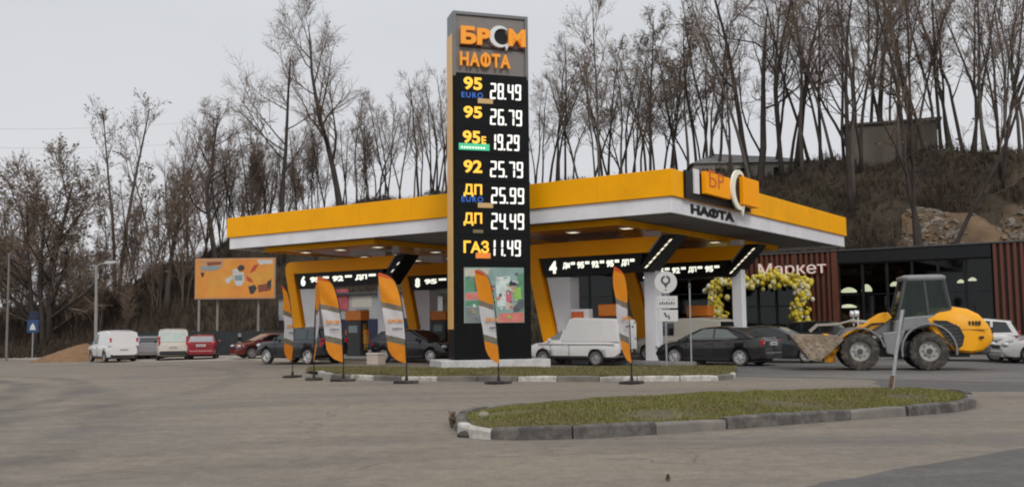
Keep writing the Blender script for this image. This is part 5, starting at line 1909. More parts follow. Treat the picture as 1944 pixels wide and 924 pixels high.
car('maroon_car', 'maroon saloon facing out by the dark fence, behind the black off road car', 'car', far(512, 56), rad(212), sedan(paint('maroon_paint', (0.13, 0.014, 0.014), 0.3), fg=M_CGLP, rim=M_HUB, L=4.2, top=[(-2.1, 0.98), (-1.95, 1.06), (-1.45, 1.05), (-0.5, 1.0), (0.95, 0.97), (1.75, 0.85), (2.1, 0.65)], bot=[(-2.1, 0.30), (-1.8, 0.22), (1.75, 0.20), (2.1, 0.26)], wheels=(1.28, -1.22), cabin=[(-1.75, 1.03), (-0.9, 1.36), (-0.35, 1.42), (0.2, 1.39), (1.15, 0.96)], sidewin=[[(-1.15, 1.04), (-0.75, 1.31), (-0.36, 1.35), (-0.33, 1.03)], [(-0.26, 1.03), (-0.28, 1.36), (0.15, 1.33), (0.7, 1.06), (0.72, 1.02)]]))
car('pale_hatchback', 'pale grey hatchback parked right beside the white panel van', 'car', far(258, 62), rad(108), hatch(paint('pale_grey_paint', (0.33, 0.31, 0.31), 0.3)))
car('grey_hatchback', 'small grey car parked between the two white vans', 'car', far(287, 62), rad(108), hatch(paint('mid_grey_paint', (0.25, 0.25, 0.26), 0.3), L=3.8, W=1.6))

# old saloon-nosed van with a tall box on the back
def box_van():
    pnt = paint('box_van_white_paint', (0.78, 0.775, 0.77), 0.35)
    P = sedan(pnt, L=4.15, W=1.62, top=[(-2.07, 0.95), (0.75, 0.95), (1.7, 0.86), (2.07, 0.72)], bot=[(-2.07, 0.42), (-1.8, 0.30), (1.75, 0.28), (2.07, 0.36)], belt=0.93, nose=0.10,
              cabin=[(0.05, 0.93), (0.08, 1.36), (0.25, 1.42), (0.45, 1.40), (1.20, 0.93)], wheels=(1.32, -1.06), wr=0.30, rearglass=False,
              sidewin=[[(0.56, 1.0), (0.44, 1.33), (0.50, 1.33), (1.00, 1.03), (1.01, 1.0)]], gaps=[0.1, 0.95], mirror=0.95, hl=0.68, tl=0.72, rim=M_HUB, bumper=M_TRIM, plate=0.58, tsize=(0.12, 0.24, 0), glass=mat('box_van_glass', (0.22, 0.24, 0.22), 0.1))
    p = G(1104, 692)
    t = car('box_van', 'old white saloon-nosed van with a tall box body, right of the price sign', 'van', p, HL_ + rad(2), P)
    hw = 0.81
    x0, x1 = -2.06, 0.45
    # the box leans back at its front
    rings = []
    prof = [(x0, 0.90), (x0 + 0.02, 1.72), (x0 + 0.14, 1.80), (-0.15, 1.86), (0.10, 1.80), (0.48, 0.98), (0.48, 0.90)]
    mb = MB()
    mb.prism(prof, -hw + 0.02, hw - 0.02)
    mb.build('box_body', pnt, t, bevel=0.05, bseg=3)
    mb = MB()
    mb.box(x0 - 0.012, x0 - 0.002, -0.006, 0.006, 0.72, 1.66)
    for z in (1.62, 1.0):
        for y in (-0.6, 0.6): mb.box(x0 - 0.03, x0 - 0.002, y - 0.05, y + 0.05, z, z + 0.05)
    mb.build('rear_door_gap', M_TRIM, t)
    for y in (-0.4, 0.4):
        mb = MB()
        mb.box(x0 - 0.022, x0 - 0.002, y - 0.33, y + 0.33, 0.74, 1.66)
        d = mb.build('rear_door', pnt, t, bevel=0.02)
        bx('door_vent', M_TRIM, d, x0 - 0.03, x0 - 0.023, y - 0.06, y + 0.06, 1.45, 1.52)
    # dirty pinkish swage line along the flank
    for s in (-1, 1):
        mb = MB()
        mb.box(-1.9, 1.5, s * (hw - 0.003), s * (hw + 0.012), 0.80, 0.845)
        mb.build('flank_moulding', mat('grimy_moulding', (0.36, 0.32, 0.32), 0.7, var=0.2), t)
    return t
box_van()

# ------------------------------------------------------------------ wheel loader
def loader():
    p = G(1757, 701)
    t = thing('wheel_loader', p, PI - rad(13), 'yellow and grey wheel loader with glazed cab and muddy front bucket', 'wheel loader')
    YL = mat('loader_yellow', (0.90, 0.40, 0.010), 0.42, var=0.06, scale=2, dirt=(0.40, 0.24, 0.08), dscale=2, damt=0.3, coat=0.0, spec=0.25)
    GL_ = mat('loader_grey', (0.20, 0.205, 0.21), 0.4, var=0.1, dirt=(0.20, 0.17, 0.14), dscale=2, damt=0.5, coat=0.2)
    MUD = mat('caked_mud', (0.23, 0.175, 0.12), 0.95, var=0.4, scale=4, dirt=(0.38, 0.34, 0.29), dscale=5, damt=0.8, bump=1.0, bscale=9)
    RIMG = mat('loader_rim', (0.40, 0.40, 0.38), 0.5, var=0.15, dirt=(0.2, 0.16, 0.12), dscale=4, damt=0.5)
    TYRE = mat('muddy_tyre', (0.035, 0.033, 0.031), 0.9, var=0.3, scale=6, dirt=(0.17, 0.14, 0.11), dscale=4, damt=0.8)
    # tyres with cleats
    r, wd = 0.63, 0.46
    for x in (2.12, 0.0):
        for s in (-1, 1):
            mb = MB()
            h = wd / 2
            R = r * 0.955
            mb.lathe([(r * 0.50, -h * 0.75), (r * 0.56, -h * 0.95), (r * 0.78, -h), (R * 0.96, -h * 0.88), (R, -h * 0.6), (R, h * 0.6), (R * 0.96, h * 0.88), (r * 0.78, h), (r * 0.56, h * 0.95), (r * 0.50, h * 0.75)], (0, 0, 0), 'Y', 36, cap=False)
            for k in range(18):
                for q in (-1, 1):
                    a = 2 * PI * (k + (0.5 if q > 0 else 0)) / 18
                    pts = []
                    for (da, yy) in ((-0.05, 0.02), (0.05, 0.02), (0.02, 1.0), (-0.12, 1.0)):
                        for rr_ in (R * 0.93, r * (1.0 if yy < 0.5 else 0.97)):
                            aa = a + da - yy * 0.16
                            pts.append((rr_ * math.cos(aa), q * yy * h * 0.98, rr_ * math.sin(aa)))
                    mb.add(pts, [(1, 3, 5, 7), (0, 2, 3, 1), (2, 4, 5, 3), (4, 6, 7, 5), (6, 0, 1, 7)], 0, False)
            w_ = mb.build('wheel', TYRE, t)
            w_.location = (x, s * 0.70, r)
            mb = MB()
            o = h * 0.55
            mb.lathe([(r * 0.52, 0.0), (r * 0.53, o * 1.35), (r * 0.49, o * 1.35), (r * 0.46, o * 0.6), (r * 0.26, o * 0.55), (r * 0.25, o * 1.0), (r * 0.16, o * 1.05), (r * 0.15, o * 1.3), (0.01, o * 1.3)], (0, 0, 0), 'Y', 30)
            ri = mb.build('rim', RIMG, w_)
            mb = MB()
            mb.lathe([(r * 0.145, o * 1.1), (r * 0.14, o * 1.45), (0.01, o * 1.45)], (0, 0, 0), 'Y', 20)
            for k in range(8):
                a = 2 * PI * k / 8
                mb.lathe([(0.022, o * 0.6), (0.022, o * 0.75)], (math.cos(a) * r * 0.34, 0, math.sin(a) * r * 0.34), 'Y', 8)
            hb_ = mb.build('rim', DGREY, w_)
            hb_.name = 'hub'
            if s < 0:
                ri.rotation_euler = hb_.rotation_euler = (0, 0, PI)
    # frames between the axles
    mb = MB()
    mb.box(-1.3, 0.75, -0.38, 0.38, 0.42, 0.95)
    mb.box(0.95, 2.5, -0.34, 0.34, 0.42, 0.95)
    mb.lathe([(0.16, 0.35), (0.16, 1.0)], (0.85, 0, 0), 'Z', 16)
    mb.lathe([(0.12, -0.6), (0.12, 0.6)], (2.12, 0, 0.63), 'Y', 14)
    mb.lathe([(0.12, -0.6), (0.12, 0.6)], (0.0, 0, 0.63), 'Y', 14)
    mb.build('chassis', DGREY, t, bevel=0.02)
    # engine hood: rounded yellow shell, narrower to the top and the tail
    xs_ = [0.30, 0.0, -0.35, -0.8, -1.25, -1.6, -1.85, -1.96]
    tp = [1.75, 1.92, 2.03, 2.06, 1.98, 1.80, 1.52, 1.32]
    bt = [1.45, 1.42, 0.95, 0.60, 0.55, 0.62, 0.80, 0.95]
    hwid = [0.74, 0.80, 0.86, 0.90, 0.90, 0.84, 0.70, 0.58]
    rings = []
    for x, a, b_, w_ in zip(xs_, tp, bt, hwid):
        half = [(w_ * 0.86, b_), (w_ * 0.98, b_ + 0.08), (w_, b_ + (a - b_) * 0.5), (w_ * 0.93, a - 0.22), (w_ * 0.80, a - 0.07), (w_ * 0.5, a)]
        rings.append([(x, y, z) for y, z in half] + [(x, -y, z) for y, z in half[::-1]])
    mb = MB()
    mb.loft(rings, 0, True)
    hood = mb.build('engine_hood', YL, t, sharp=40)
    for s in (-1, 1):
        # dark vented side panel
        q = [(-0.12, 1.62), (-0.55, 1.60), (-0.92, 1.40), (-1.05, 1.10), (-0.98, 0.80), (-0.80, 0.66), (-0.55, 0.95), (-0.32, 1.30)]
        mb = MB()
        mb.prism(q, s * 0.885, s * 0.915)
        g_ = mb.build('side_grille', M_TRIM, hood, bevel=0.01)
        mb = MB()
        for k in range(6):
            z = 0.85 + 0.12 * k
            xa, xb = -0.98 + 0.03 * k, -0.55 + 0.05 * k
            mb.box(xa, xb, s * 0.916, s * 0.925, z, z + 0.03)
        mb.build('grille_slats', DGREY, g_)
        # fender over the rear wheel, following its arc
        rings = []
        for k in range(13):
            a = rad(-12 + 200 * k / 12)
            R_ = 0.80
            xx, zz = R_ * math.cos(a) + 0.02, 0.63 + R_ * math.sin(a) * 1.06
            n_ = Vector((math.cos(a), 0, math.sin(a)))
            rings.append([Vector((xx, s * 0.45, zz)), Vector((xx, s * 0.97, zz)), Vector((xx, s * 0.97, zz)) + n_ * 0.06, Vector((xx, s * 0.45, zz)) + n_ * 0.06])
        mb = MB()
        mb.loft(rings, 0, False)
        mb.build('rear_fender', GL_, t, bevel=0.01)
        mb = MB()
        rings = []
        for k in range(9):
            a = rad(20 + 150 * k / 8)
            R_ = 0.74
            xx, zz = 2.12 + R_ * math.cos(a), 0.63 + R_ * math.sin(a)
            n_ = Vector((math.cos(a), 0, math.sin(a)))
            rings.append([Vector((xx, s * 0.48, zz)), Vector((xx, s * 0.92, zz)), Vector((xx, s * 0.92, zz)) + n_ * 0.05, Vector((xx, s * 0.48, zz)) + n_ * 0.05])
        mb.loft(rings, 0, False)
        mb.build('front_fender', GL_, t)
        # step and tank under the cab
        mb = MB()
        mb.prism([(0.70, 1.30), (1.42, 1.22), (1.30, 0.55), (0.98, 0.48)], s * 0.50, s * 0.86)
        mb.build('side_tank', GL_, t, bevel=0.04)
        bx('tail_lamp', M_TL, hood, -1.93, -1.82, s * 0.42, s * 0.60, 1.08, 1.22)
    # bonnet gap, catch and lifting eye
    for s in (-1, 1):
        mb = MB()
        mb.box(-1.75, -0.95, s * 0.83, s * 0.905, 1.30, 1.315)
        mb.box(-1.62, -1.50, s * 0.86, s * 0.925, 1.02, 1.10)
        for k in range(4): mb.box(-1.55 + 0.10 * k, -1.50 + 0.10 * k, s * 0.80, s * 0.90, 1.45, 1.58)
        mb.build('hood_vents', M_TRIM, hood)
    # rear grille
    mb = MB()
    mb.box(-2.03, -1.86, -0.36, 0.36, 0.92, 1.38)
    mb.build('rear_grille', M_TRIM, hood, bevel=0.02)
    bx('counterweight', DGREY, t, -1.9, -1.2, -0.55, 0.55, 0.5, 0.80, bevel=0.08)
    # grey deck under the cab
    mb = MB()
    mb.prism([(1.05, 1.20), (0.98, 1.62), (0.72, 1.72), (-0.30, 1.80), (-0.45, 1.62), (-0.10, 1.42)], -0.80, 0.80)
    mb.build('cab_base', GL_, t, bevel=0.05)
    # cab frame
    bl, brr = (0.92, 1.66), (-0.70, 1.98)
    tl_, tr_ = (0.62, 2.92), (-0.56, 2.90)
    midb, midt = (-0.02, 1.76), (0.05, 2.94)
    ww, wt = 0.72, 0.62
    mb = MB()
    for s in (-1, 1):
        for (a, b_) in ((bl, tl_), (brr, tr_), (midb, midt)):
            mb.bar((a[0], s * ww, a[1]), (b_[0], s * wt, b_[1]), 0.085, 0.085)
        mb.bar((bl[0], s * ww, bl[1]), (midb[0], s * ww, midb[1]), 0.08, 0.08)
        mb.bar((midb[0], s * ww, midb[1]), (brr[0], s * ww, brr[1]), 0.08, 0.08)
    for a in (bl, brr): mb.bar((a[0], -ww, a[1]), (a[0], ww, a[1]), 0.08, 0.08)
    mb.build('cab_frame', DGREY, t)
    rings = []
    for (z, e) in ((2.90, 0.0), (2.98, 0.03), (3.05, 0.02), (3.10, -0.08)):
        x0, x1, y1 = -0.62 - e, 0.68 + e, 0.68 + e
        c_ = 0.14
        rings.append([(x0 + c_, -y1, z), (x1 - c_, -y1, z), (x1, -y1 + c_, z), (x1, y1 - c_, z), (x1 - c_, y1, z), (x0 + c_, y1, z), (x0, y1 - c_, z), (x0, -y1 + c_, z)])
    mb = MB()
    mb.loft(rings, 0, False)
    mb.build('cab_roof', GL_, t, bevel=0.03)
    GG = glass('cab_glass', (0.0, 0.20, 0.12), 0.66)
    def gq(nm, pts, d):
        mb = MB()
        d = Vector(d) * 0.012
        pts = [Vector(p_) for p_ in pts]
        n_ = len(pts)
        mb.add(pts + [p_ + d for p_ in pts], [tuple(range(n_)), tuple(range(2 * n_ - 1, n_ - 1, -1))] + [(i, (i + 1) % n_, (i + 1) % n_ + n_, i + n_) for i in range(n_)], 0)
        return mb.build(nm, GG, t)
    for s in (-1, 1):
        gq('side_glass', [(bl[0] - 0.05, s * ww, bl[1] + 0.04), (midb[0] + 0.05, s * ww, midb[1] + 0.04), (midt[0] + 0.05, s * wt, 2.9), (tl_[0] - 0.05, s * wt, 2.9)], (0, s, 0))
        gq('side_glass', [(midb[0] - 0.05, s * ww, midb[1] + 0.05), (brr[0] + 0.05, s * ww, brr[1] + 0.05), (tr_[0] + 0.05, s * wt, 2.88), (midt[0] - 0.05, s * wt, 2.9)], (0, s, 0))
    gq('windscreen', [(bl[0], -ww + 0.05, bl[1] + 0.04), (bl[0], ww - 0.05, bl[1] + 0.04), (tl_[0], wt - 0.05, 2.9), (tl_[0], -wt + 0.05, 2.9)], (1, 0, 0))
    gq('rear_glass', [(brr[0], -ww + 0.05, brr[1] + 0.04), (brr[0], ww - 0.05, brr[1] + 0.04), (tr_[0], wt - 0.05, 2.88), (tr_[0], -wt + 0.05, 2.88)], (-1, 0, 0))
    mb = MB()
    mb.box(-0.45, 0.05, -0.26, 0.26, 1.75, 1.95)
    mb.prism([(-0.50, 1.95), (-0.34, 1.95), (-0.42, 2.62), (-0.54, 2.60)], -0.25, 0.25)
    mb.build('seat', M_TRIM, t, bevel=0.04)
    mb = MB()
    mb.tube([(0.75, 0, 1.7), (0.48, 0, 2.15)], 0.035, 8)
    mb.lathe([(0.19, -0.015), (0.19, 0.015)], (0.46, 0, 2.18), 'X', 20)
    mb.build('steering_column', M_TRIM, t)
    for s in (-1, 1):
        mb = MB()
        mb.tube([(0.86, s * 0.72, 2.0), (1.0, s * 0.98, 2.05), (1.0, s * 0.98, 2.3)], 0.02, 6)
        mb.box(0.96, 1.02, s * 0.88, s * 1.08, 2.14, 2.46)
        mb.build('mirror', M_TRIM, t)
    # boom: two yellow arms running down to the bucket
    for s in (-1, 1):
        mb = MB()
        mb.prism([(1.02, 1.72), (1.16, 1.90), (1.34, 1.86), (2.15, 1.38), (2.85, 0.92), (3.12, 0.50), (2.98, 0.38), (2.70, 0.70), (2.05, 1.12), (1.25, 1.55)], s * 0.30, s * 0.42)
        mb.build('boom_arm', YL, t, bevel=0.02)
        mb = MB()
        mb.tube([(1.25, s * 0.20, 1.10), (2.35, s * 0.20, 0.95)], [0.07, 0.07], 10)
        mb.tube([(2.35, s * 0.20, 0.95), (2.75, s * 0.20, 0.80)], [0.035, 0.035], 8)
        mb.build('lift_cylinder', STEEL, t)
    mb = MB()
    mb.prism([(1.05, 0.95), (1.55, 0.95), (1.62, 1.35), (1.30, 1.80), (1.02, 1.80)], -0.24, 0.24)
    mb.build('boom_tower', GL_, t, bevel=0.04)
    mb = MB()
    mb.tube([(1.65, 0, 1.55), (2.30, 0, 1.62)], 0.07, 10)
    mb.tube([(2.30, 0, 1.62), (2.75, 0, 1.50)], 0.04, 8)
    mb.bar((2.75, 0, 1.52), (3.35, 0, 1.50), 0.10, 0.08)
    mb.bar((3.35, 0, 1.52), (3.62, 0, 1.28), 0.10, 0.10)
    mb.build('tilt_linkage', mat('pale_linkage', (0.34, 0.31, 0.27), 0.6, var=0.2), t)
    mb = MB()
    mb.box(2.86, 3.22, -0.42, 0.42, 0.25, 0.62)
    mb.box(3.05, 3.2, -0.42, 0.42, 0.3, 1.2)
    mb.build('quick_coupler', YL, t, bevel=0.03)
    for s in (-1, 1):
        mb = MB()
        for k in range(2):
            o = 0.05 * k
            mb.tube([(1.3, s * (0.46 + o), 1.55), (1.7, s * (0.50 + o), 1.52 - o), (2.3, s * (0.47 + o), 1.12), (2.9, s * (0.46 + o), 0.72)], 0.022, 6)
        mb.build('hydraulic_hose', RUB, t)
    for s in (-1, 1):
        mb = MB()
        mb.tube([(2.12, s * 0.62, 1.45), (2.12, s * 0.62, 1.80)], 0.025, 6)
        mb.lathe([(0.10, -0.07), (0.12, 0.06), (0.05, 0.08)], (2.16, s * 0.62, 1.86), 'X', 14)
        mb.build('work_lamp', M_HL if s < 0 else M_HL, t)
    # bucket: curved shell, two side plates, lip; caked with mud
    pr = [(3.24, 1.28), (3.16, 0.90), (3.14, 0.45), (3.20, 0.14), (3.36, 0.04), (4.25, 0.10)]
    W_ = 1.02
    BR = Matrix.Translation((3.36, 0, 0.44)) @ Matrix.Rotation(rad(-50), 4, 'Y') @ Matrix.Translation((-3.2, 0, -0.36))
    def BK():
        m_ = MB()
        m_.M = BR
        return m_
    mb = BK()
    inn_ = [(3.32, 1.26), (3.24, 0.90), (3.22, 0.47), (3.28, 0.21), (3.40, 0.11), (4.25, 0.13)]
    for (a, b_, c_, d_) in zip(pr, pr[1:], inn_, inn_[1:]): mb.prism([a, b_, d_, c_], -W_, W_)
    b0 = mb.build('bucket', MUD, t)
    rb = random.Random(6)
    for s in (-1, 1):
        mb = BK()
        mb.prism([(3.18, 1.30), (3.42, 1.22), (4.28, 0.24), (4.24, 0.09), (3.36, 0.035), (3.16, 0.2), (3.12, 0.6)], s * (W_ + 0.002), s * (W_ + 0.045))
        mb.build('bucket_side', MUD, b0, bevel=0.01)
    mb = BK()
    for k in range(90):
        u, v_ = rb.random(), rb.random()
        x = 3.2 + u * 0.9
        z = 0.10 + v_ * (1.1 - u * 0.85)
        s = rb.choice((-1, 1))
        mb.sphere((x, s * (W_ + 0.045), z), rb.uniform(0.02, 0.06), 6, 4, (1.3, 0.4, 1))
    for k in range(40):
        mb.sphere((3.3 + rb.random() * 0.5, rb.uniform(-0.9, 0.9), 0.2 + rb.random() * 0.3), rb.uniform(0.06, 0.16), 7, 5, (1.3, 1.2, 0.7))
    mb.build('mud_clods', MUD, b0, kind='stuff')
    mb = BK()
    mb.box(4.2, 4.40, -W_ - 0.03, W_ + 0.03, 0.07, 0.099)
    mb.build('cutting_edge', DGREY, b0)
    return t
loader()
# ------------------------------------------------------------------ feather flags
M_FL = [mat('flag_orange', (0.85, 0.34, 0.012), 0.7, var=0.06, scale=3), mat('flag_tip_red', (0.72, 0.12, 0.02), 0.7), mat('flag_grey_band', (0.25, 0.205, 0.15), 0.7, var=0.25, scale=12), mat('flag_white', (0.70, 0.69, 0.70), 0.7, var=0.05),
        mat('flag_green_band', (0.22, 0.205, 0.15), 0.7, var=0.3, scale=12), mat('flag_amber', (0.80, 0.30, 0.015), 0.7, var=0.08, scale=3)]
for m_ in M_FL:
    # thin cloth lets some light through
    n_, l_ = m_.node_tree.nodes, m_.node_tree.links
    b_ = n_['Principled BSDF']
    tr = n_.new('ShaderNodeBsdfTranslucent')
    l_.new(b_.inputs['Base Color'].links[0].from_socket, tr.inputs['Color'])
    ms = n_.new('ShaderNodeMixShader')
    ms.inputs[0].default_value = 0.3
    l_.new(b_.outputs[0], ms.inputs[1])
    l_.new(tr.outputs[0], ms.inputs[2])
    l_.new(ms.outputs[0], n_['Material Output'].inputs[0])
RT = [(0.55, 0.0), (1.2, -0.02), (1.67, -0.06), (2.1, -0.11), (2.42, -0.17), (2.7, -0.25), (2.85, -0.32), (2.96, -0.41), (3.04, -0.54), (3.1, -0.72)]
LT = [(0.55, -0.01), (0.60, -0.16), (0.66, -0.29), (0.78, -0.42), (0.94, -0.51), (1.32, -0.57), (1.67, -0.61), (2.42, -0.72), (2.85, -0.77), (3.1, -0.79)]
def flag(px, py, ang, label, hs=1.0, seed=0, ws=1.0):
    t = thing('feather_flag', G(px, py), ang, label, 'feather flag', 'feather flags along the verge kerb')
    t.scale = (hs * ws, hs * ws, hs)
    r_ = random.Random(seed)
    ph = r_.uniform(0, 6)
    NZ, NX = 130, 22
    def P_(i, j):
        z = 0.55 + 2.55 * i / NZ
        a, b = interp(z, LT), interp(z, RT)
        x = a + (b - a) * j / NX
        y = 0.045 * math.sin(z * 2.3 + ph + x * 3) + 0.012 * math.sin(z * 9 + x * 11 + ph) * min(1, -x * 3) + 0.02 * math.sin(z * 5.1 + x * 7 + ph) * min(1, -x * 3)
        return (x, y, z)
    mb = MB()
    for i in range(NZ + 1):
        for j in range(NX + 1): mb.v.append(P_(i, j))
    for i in range(NZ):
        for j in range(NX):
            x, y, z = P_(i, j)
            v = z + 0.23 * (x + 0.35) + 0.02
            mi = 1 if v > 2.92 else 0 if v > 2.22 else 2 if v > 2.07 else 3 if v > 1.32 else 4 if v > 1.14 else 5
            a = i * (NX + 1) + j
            mb.f.append((a, a + 1, a + NX + 2, a + NX + 1))
            mb.m.append(mi)
            mb.s.append(True)
    cl = mb.build('cloth', M_FL, t, sharp=0)
    sd_ = cl.modifiers.new('thick', 'SOLIDIFY')
    sd_.thickness = 0.004
    # printed marks
    mb = MB()
    mb.text('БРСМ', -0.50, 1.70, 0.10, 0.40, -0.075, 0.004, 0, 0.04)
    mb.build('print', M_FL[0], cl)
    mb = MB()
    mb.text('НАФТА', -0.38, 1.50, 0.06, 0.28, -0.075, 0.004, 0, 0.03)
    mb.build('print', mat('flag_print_dark', (0.05, 0.04, 0.08), 0.7), cl)
    mb = MB()
    mb.tube([(0.012, 0, 0.08), (0.012, 0, 0.6), (-0.045, 0, 1.67), (-0.10, 0, 2.1), (-0.16, 0, 2.42), (-0.24, 0, 2.7), (-0.31, 0, 2.86), (-0.42, 0, 3.0), (-0.72, 0, 3.12)], [0.018, 0.016, 0.014, 0.012, 0.011, 0.010, 0.009, 0.008, 0.007], 8)
    mb.build('pole', BLK, t)
    mb = MB()
    mb.box(-0.34, 0.34, -0.20, 0.20, 0.0, 0.075)
    mb.box(-0.1, 0.1, -0.26, 0.26, 0.0, 0.06)
    mb.lathe([(0.05, 0.07), (0.035, 0.22)], (0.012, 0, 0), 'Z', 12)
    mb.build('base', RUB, t, bevel=0.015)
    return t
flag(771, 727, rad(2), 'wide feather flag nearest the price sign on its left, before the white column', 1.0, 1, 1.0)
flag(651, 723, rad(-4), 'wide feather flag in front of the left portal, fully spread', 1.0, 2, 1.0)
flag(596, 721, rad(112), 'feather flag turned away just left of the left spread flag', 0.98, 3)
flag(555, 716, rad(74), 'feather flag seen edge-on, farthest left of the row', 0.95, 4)
flag(946, 728, rad(44), 'half turned feather flag in front of the price sign poster', 1.0, 5)
flag(1199, 728, rad(52), 'half turned feather flag in front of the rear end of the white box van', 1.0, 6)

# ------------------------------------------------------------------ traffic signs and posts
p = G(1266, 700)
t = thing('road_sign', p + Vector((0, 0, 0.05)), rad(-10), 'round white road sign over two white plates on a thin post', 'road sign')
k = p.y / FPX
zc = lambda y: (700 - y) * k - 0.05
SGW = mat('sign_white', (0.62, 0.62, 0.61), 0.45, var=0.05, dirt=(0.4, 0.4, 0.38), dscale=3, damt=0.3)
SGD = mat('sign_dark_print', (0.07, 0.07, 0.075), 0.5)
mb = MB()
mb.tube([(0, 0, 0), (0, 0, zc(520))], 0.032, 10)
mb.build('post', STEEL, t)
mb = MB()
mb.lathe([(20.5 * k, -0.06), (21 * k, -0.055), (21 * k, -0.04)], (0.03, 0, zc(537)), 'Y', 40, 0, False)
d = mb.build('round_plate', SGW, t)
mb = MB()
crescent(mb, 0.03, zc(533), 0.17, 0.095, 0.0, rad(100), rad(440), -0.066, -0.0605)
mb.prism([(0.03 - 0.06, zc(541)), (0.03 + 0.06, zc(541)), (0.03 + 0.02, zc(547)), (0.03 - 0.02, zc(547))], -0.066, -0.0605)
mb.lathe([(0.03, -0.066), (0.03, -0.0605)], (0.03, 0, zc(551)), 'Y', 12, 0, False)
mb.build('symbol', SGD, d)
mb = MB()
mb.box(-15 * k, 23 * k, -0.06, -0.04, zc(586), zc(563))
d = mb.build('text_plate', SGW, t, bevel=0.01)
for i in range(7):
    mb = MB()
    mb.box((-11 + 4.3 * i) * k, (-8.5 + 4.3 * i) * k, -0.066, -0.061, zc(579), zc(575) + 0.03 * (i % 2))
    mb.build('symbol', SGD, d)
    mb = MB()
    if i % 2 == 0: mb.box((-12 + 4.3 * i) * k, (-10 + 4.3 * i) * k, -0.066, -0.061, zc(570), zc(568.6)).build('symbol', SGD, d)
mb = MB()
mb.box(-13 * k, 23 * k, -0.06, -0.04, zc(611), zc(589))
d = mb.build('text_plate', SGW, t, bevel=0.01)
mb = MB()
mb.tube([(-2 * k, -0.063, zc(594)), (2 * k, -0.063, zc(602)), (6 * k, -0.063, zc(599)), (7 * k, -0.063, zc(606))], 0.03, 5)
mb.build('symbol', SGD, d)
def pole(name, px, py0, py1, r_, label, cat, m_=STEEL, lean=0):
    p = G(px, py0)
    h = at(px, py1, p.y).z - p.z
    t = thing(name, p, 0, label, cat)
    mb = MB()
    mb.tube([(0, 0, -0.1), (lean, 0, h)], [r_, r_ * 0.85], 10)
    mb.build('post', m_, t)
    return t, h
t, h = pole('metal_post', 1313, 700, 538, 0.032, 'thin bare grey metal post in front of the black sedan', 'post')
bx('clamp', DGREY, t, -0.045, 0.045, -0.045, 0.045, h - 0.12, h - 0.05)
# leaning broken post on the island
p = G(1690, 744, 0.2)
q = at(1717, 588, p.y)
t = thing('leaning_post', (p.x, p.y, 0.2), 0, 'leaning grey metal post stuck in the grass island before the loader', 'post')
mb = MB()
e_ = Vector((q.x - p.x, 0.1, q.z - 0.2))
mb.tube([(0, 0, -0.2), e_ * 0.5, e_], [0.036, 0.035, 0.034], 10)
mb.build('post', STEEL, t)
mb = MB()
mb.tube([Vector((0, 0, 0)) + e_ * 0.05, e_ * 0.2], 0.041, 10)
mb.build('rusty_sleeve', mat('rust', (0.14, 0.07, 0.04), 0.9, var=0.3, scale=10), t)
mb = MB()
mb.tube([e_ * 0.55 + Vector((0.02, 0.05, 0)), e_ + Vector((0.06, 0.06, 0.02))], 0.035, 8)
mb.build('dark_brace', DGREY, t)

# blue sign, slim posts and street lamp on the left
p = far(62, 70)
k = 70 / FPX
t = thing('blue_sign', p, rad(-4), 'small blue square road sign with a white symbol on a thin post, far left', 'road sign')
mb = MB()
mb.tube([(0, 0, -0.1), (0, 0, 74 * k)], 0.04, 8)
mb.build('post', STEEL, t)
bx('sign_plate', mat('sign_blue', (0.025, 0.06, 0.16), 0.4, var=0.1), t, -11 * k, 11 * k, -0.06, -0.03, 50 * k, 74 * k, bevel=0.01)
mb = MB()
mb.prism([(-6 * k, 55 * k), (6 * k, 55 * k), (4 * k, 62 * k), (0, 68 * k), (-4 * k, 62 * k)], -0.065, -0.061)
mb.build('symbol', SGW, t)
bx('upper_plate', mat('sign_navy', (0.012, 0.02, 0.05), 0.5), t, -8 * k, 10 * k, -0.05, -0.02, 76 * k, 90 * k)
p = far(13, 66)
t = thing('utility_pole', p, 0, 'slim grey utility pole at the left edge of the picture', 'pole')
mb = MB()
mb.tube([(0, 0, -0.2), (-0.05, 0, 7.4)], [0.09, 0.06], 10)
mb.build('mast', mat('grey_pole', (0.16, 0.155, 0.15), 0.7, var=0.15), t)
mb = MB()
mb.bar((-0.5, 0, 7.1), (0.45, 0, 7.1), 0.07, 0.07)
mb.build('cross_arm', DGREY, t)
p = far(183, 63)
t = thing('street_lamp', p, 0, 'grey street lamp rising behind the white panel van', 'street lamp')
h = at(178, 505, 63).z - p.z
mb = MB()
mb.tube([(0, 0, -0.2), (-0.08, 0, h * 0.5), (-0.14, 0, h)], [0.12, 0.10, 0.075], 10)
mb.build('mast', mat('lamp_mast_grey', (0.27, 0.26, 0.25), 0.6, var=0.12), t)
mb = MB()
mb.tube([(-0.14, 0, h - 0.1), (0.1, 0, h + 0.15), (0.5, 0, h + 0.2)], 0.035, 8)
mb.build('arm', STEEL, t)
mb = MB()
mb.prism([(0.4, h + 0.14), (0.95, h + 0.12), (1.2, h + 0.2), (1.1, h + 0.33), (0.5, h + 0.32)], -0.16, 0.16)
mb.build('lamp_head', mat('lamp_head_pale', (0.45, 0.43, 0.42), 0.5), t, bevel=0.02)

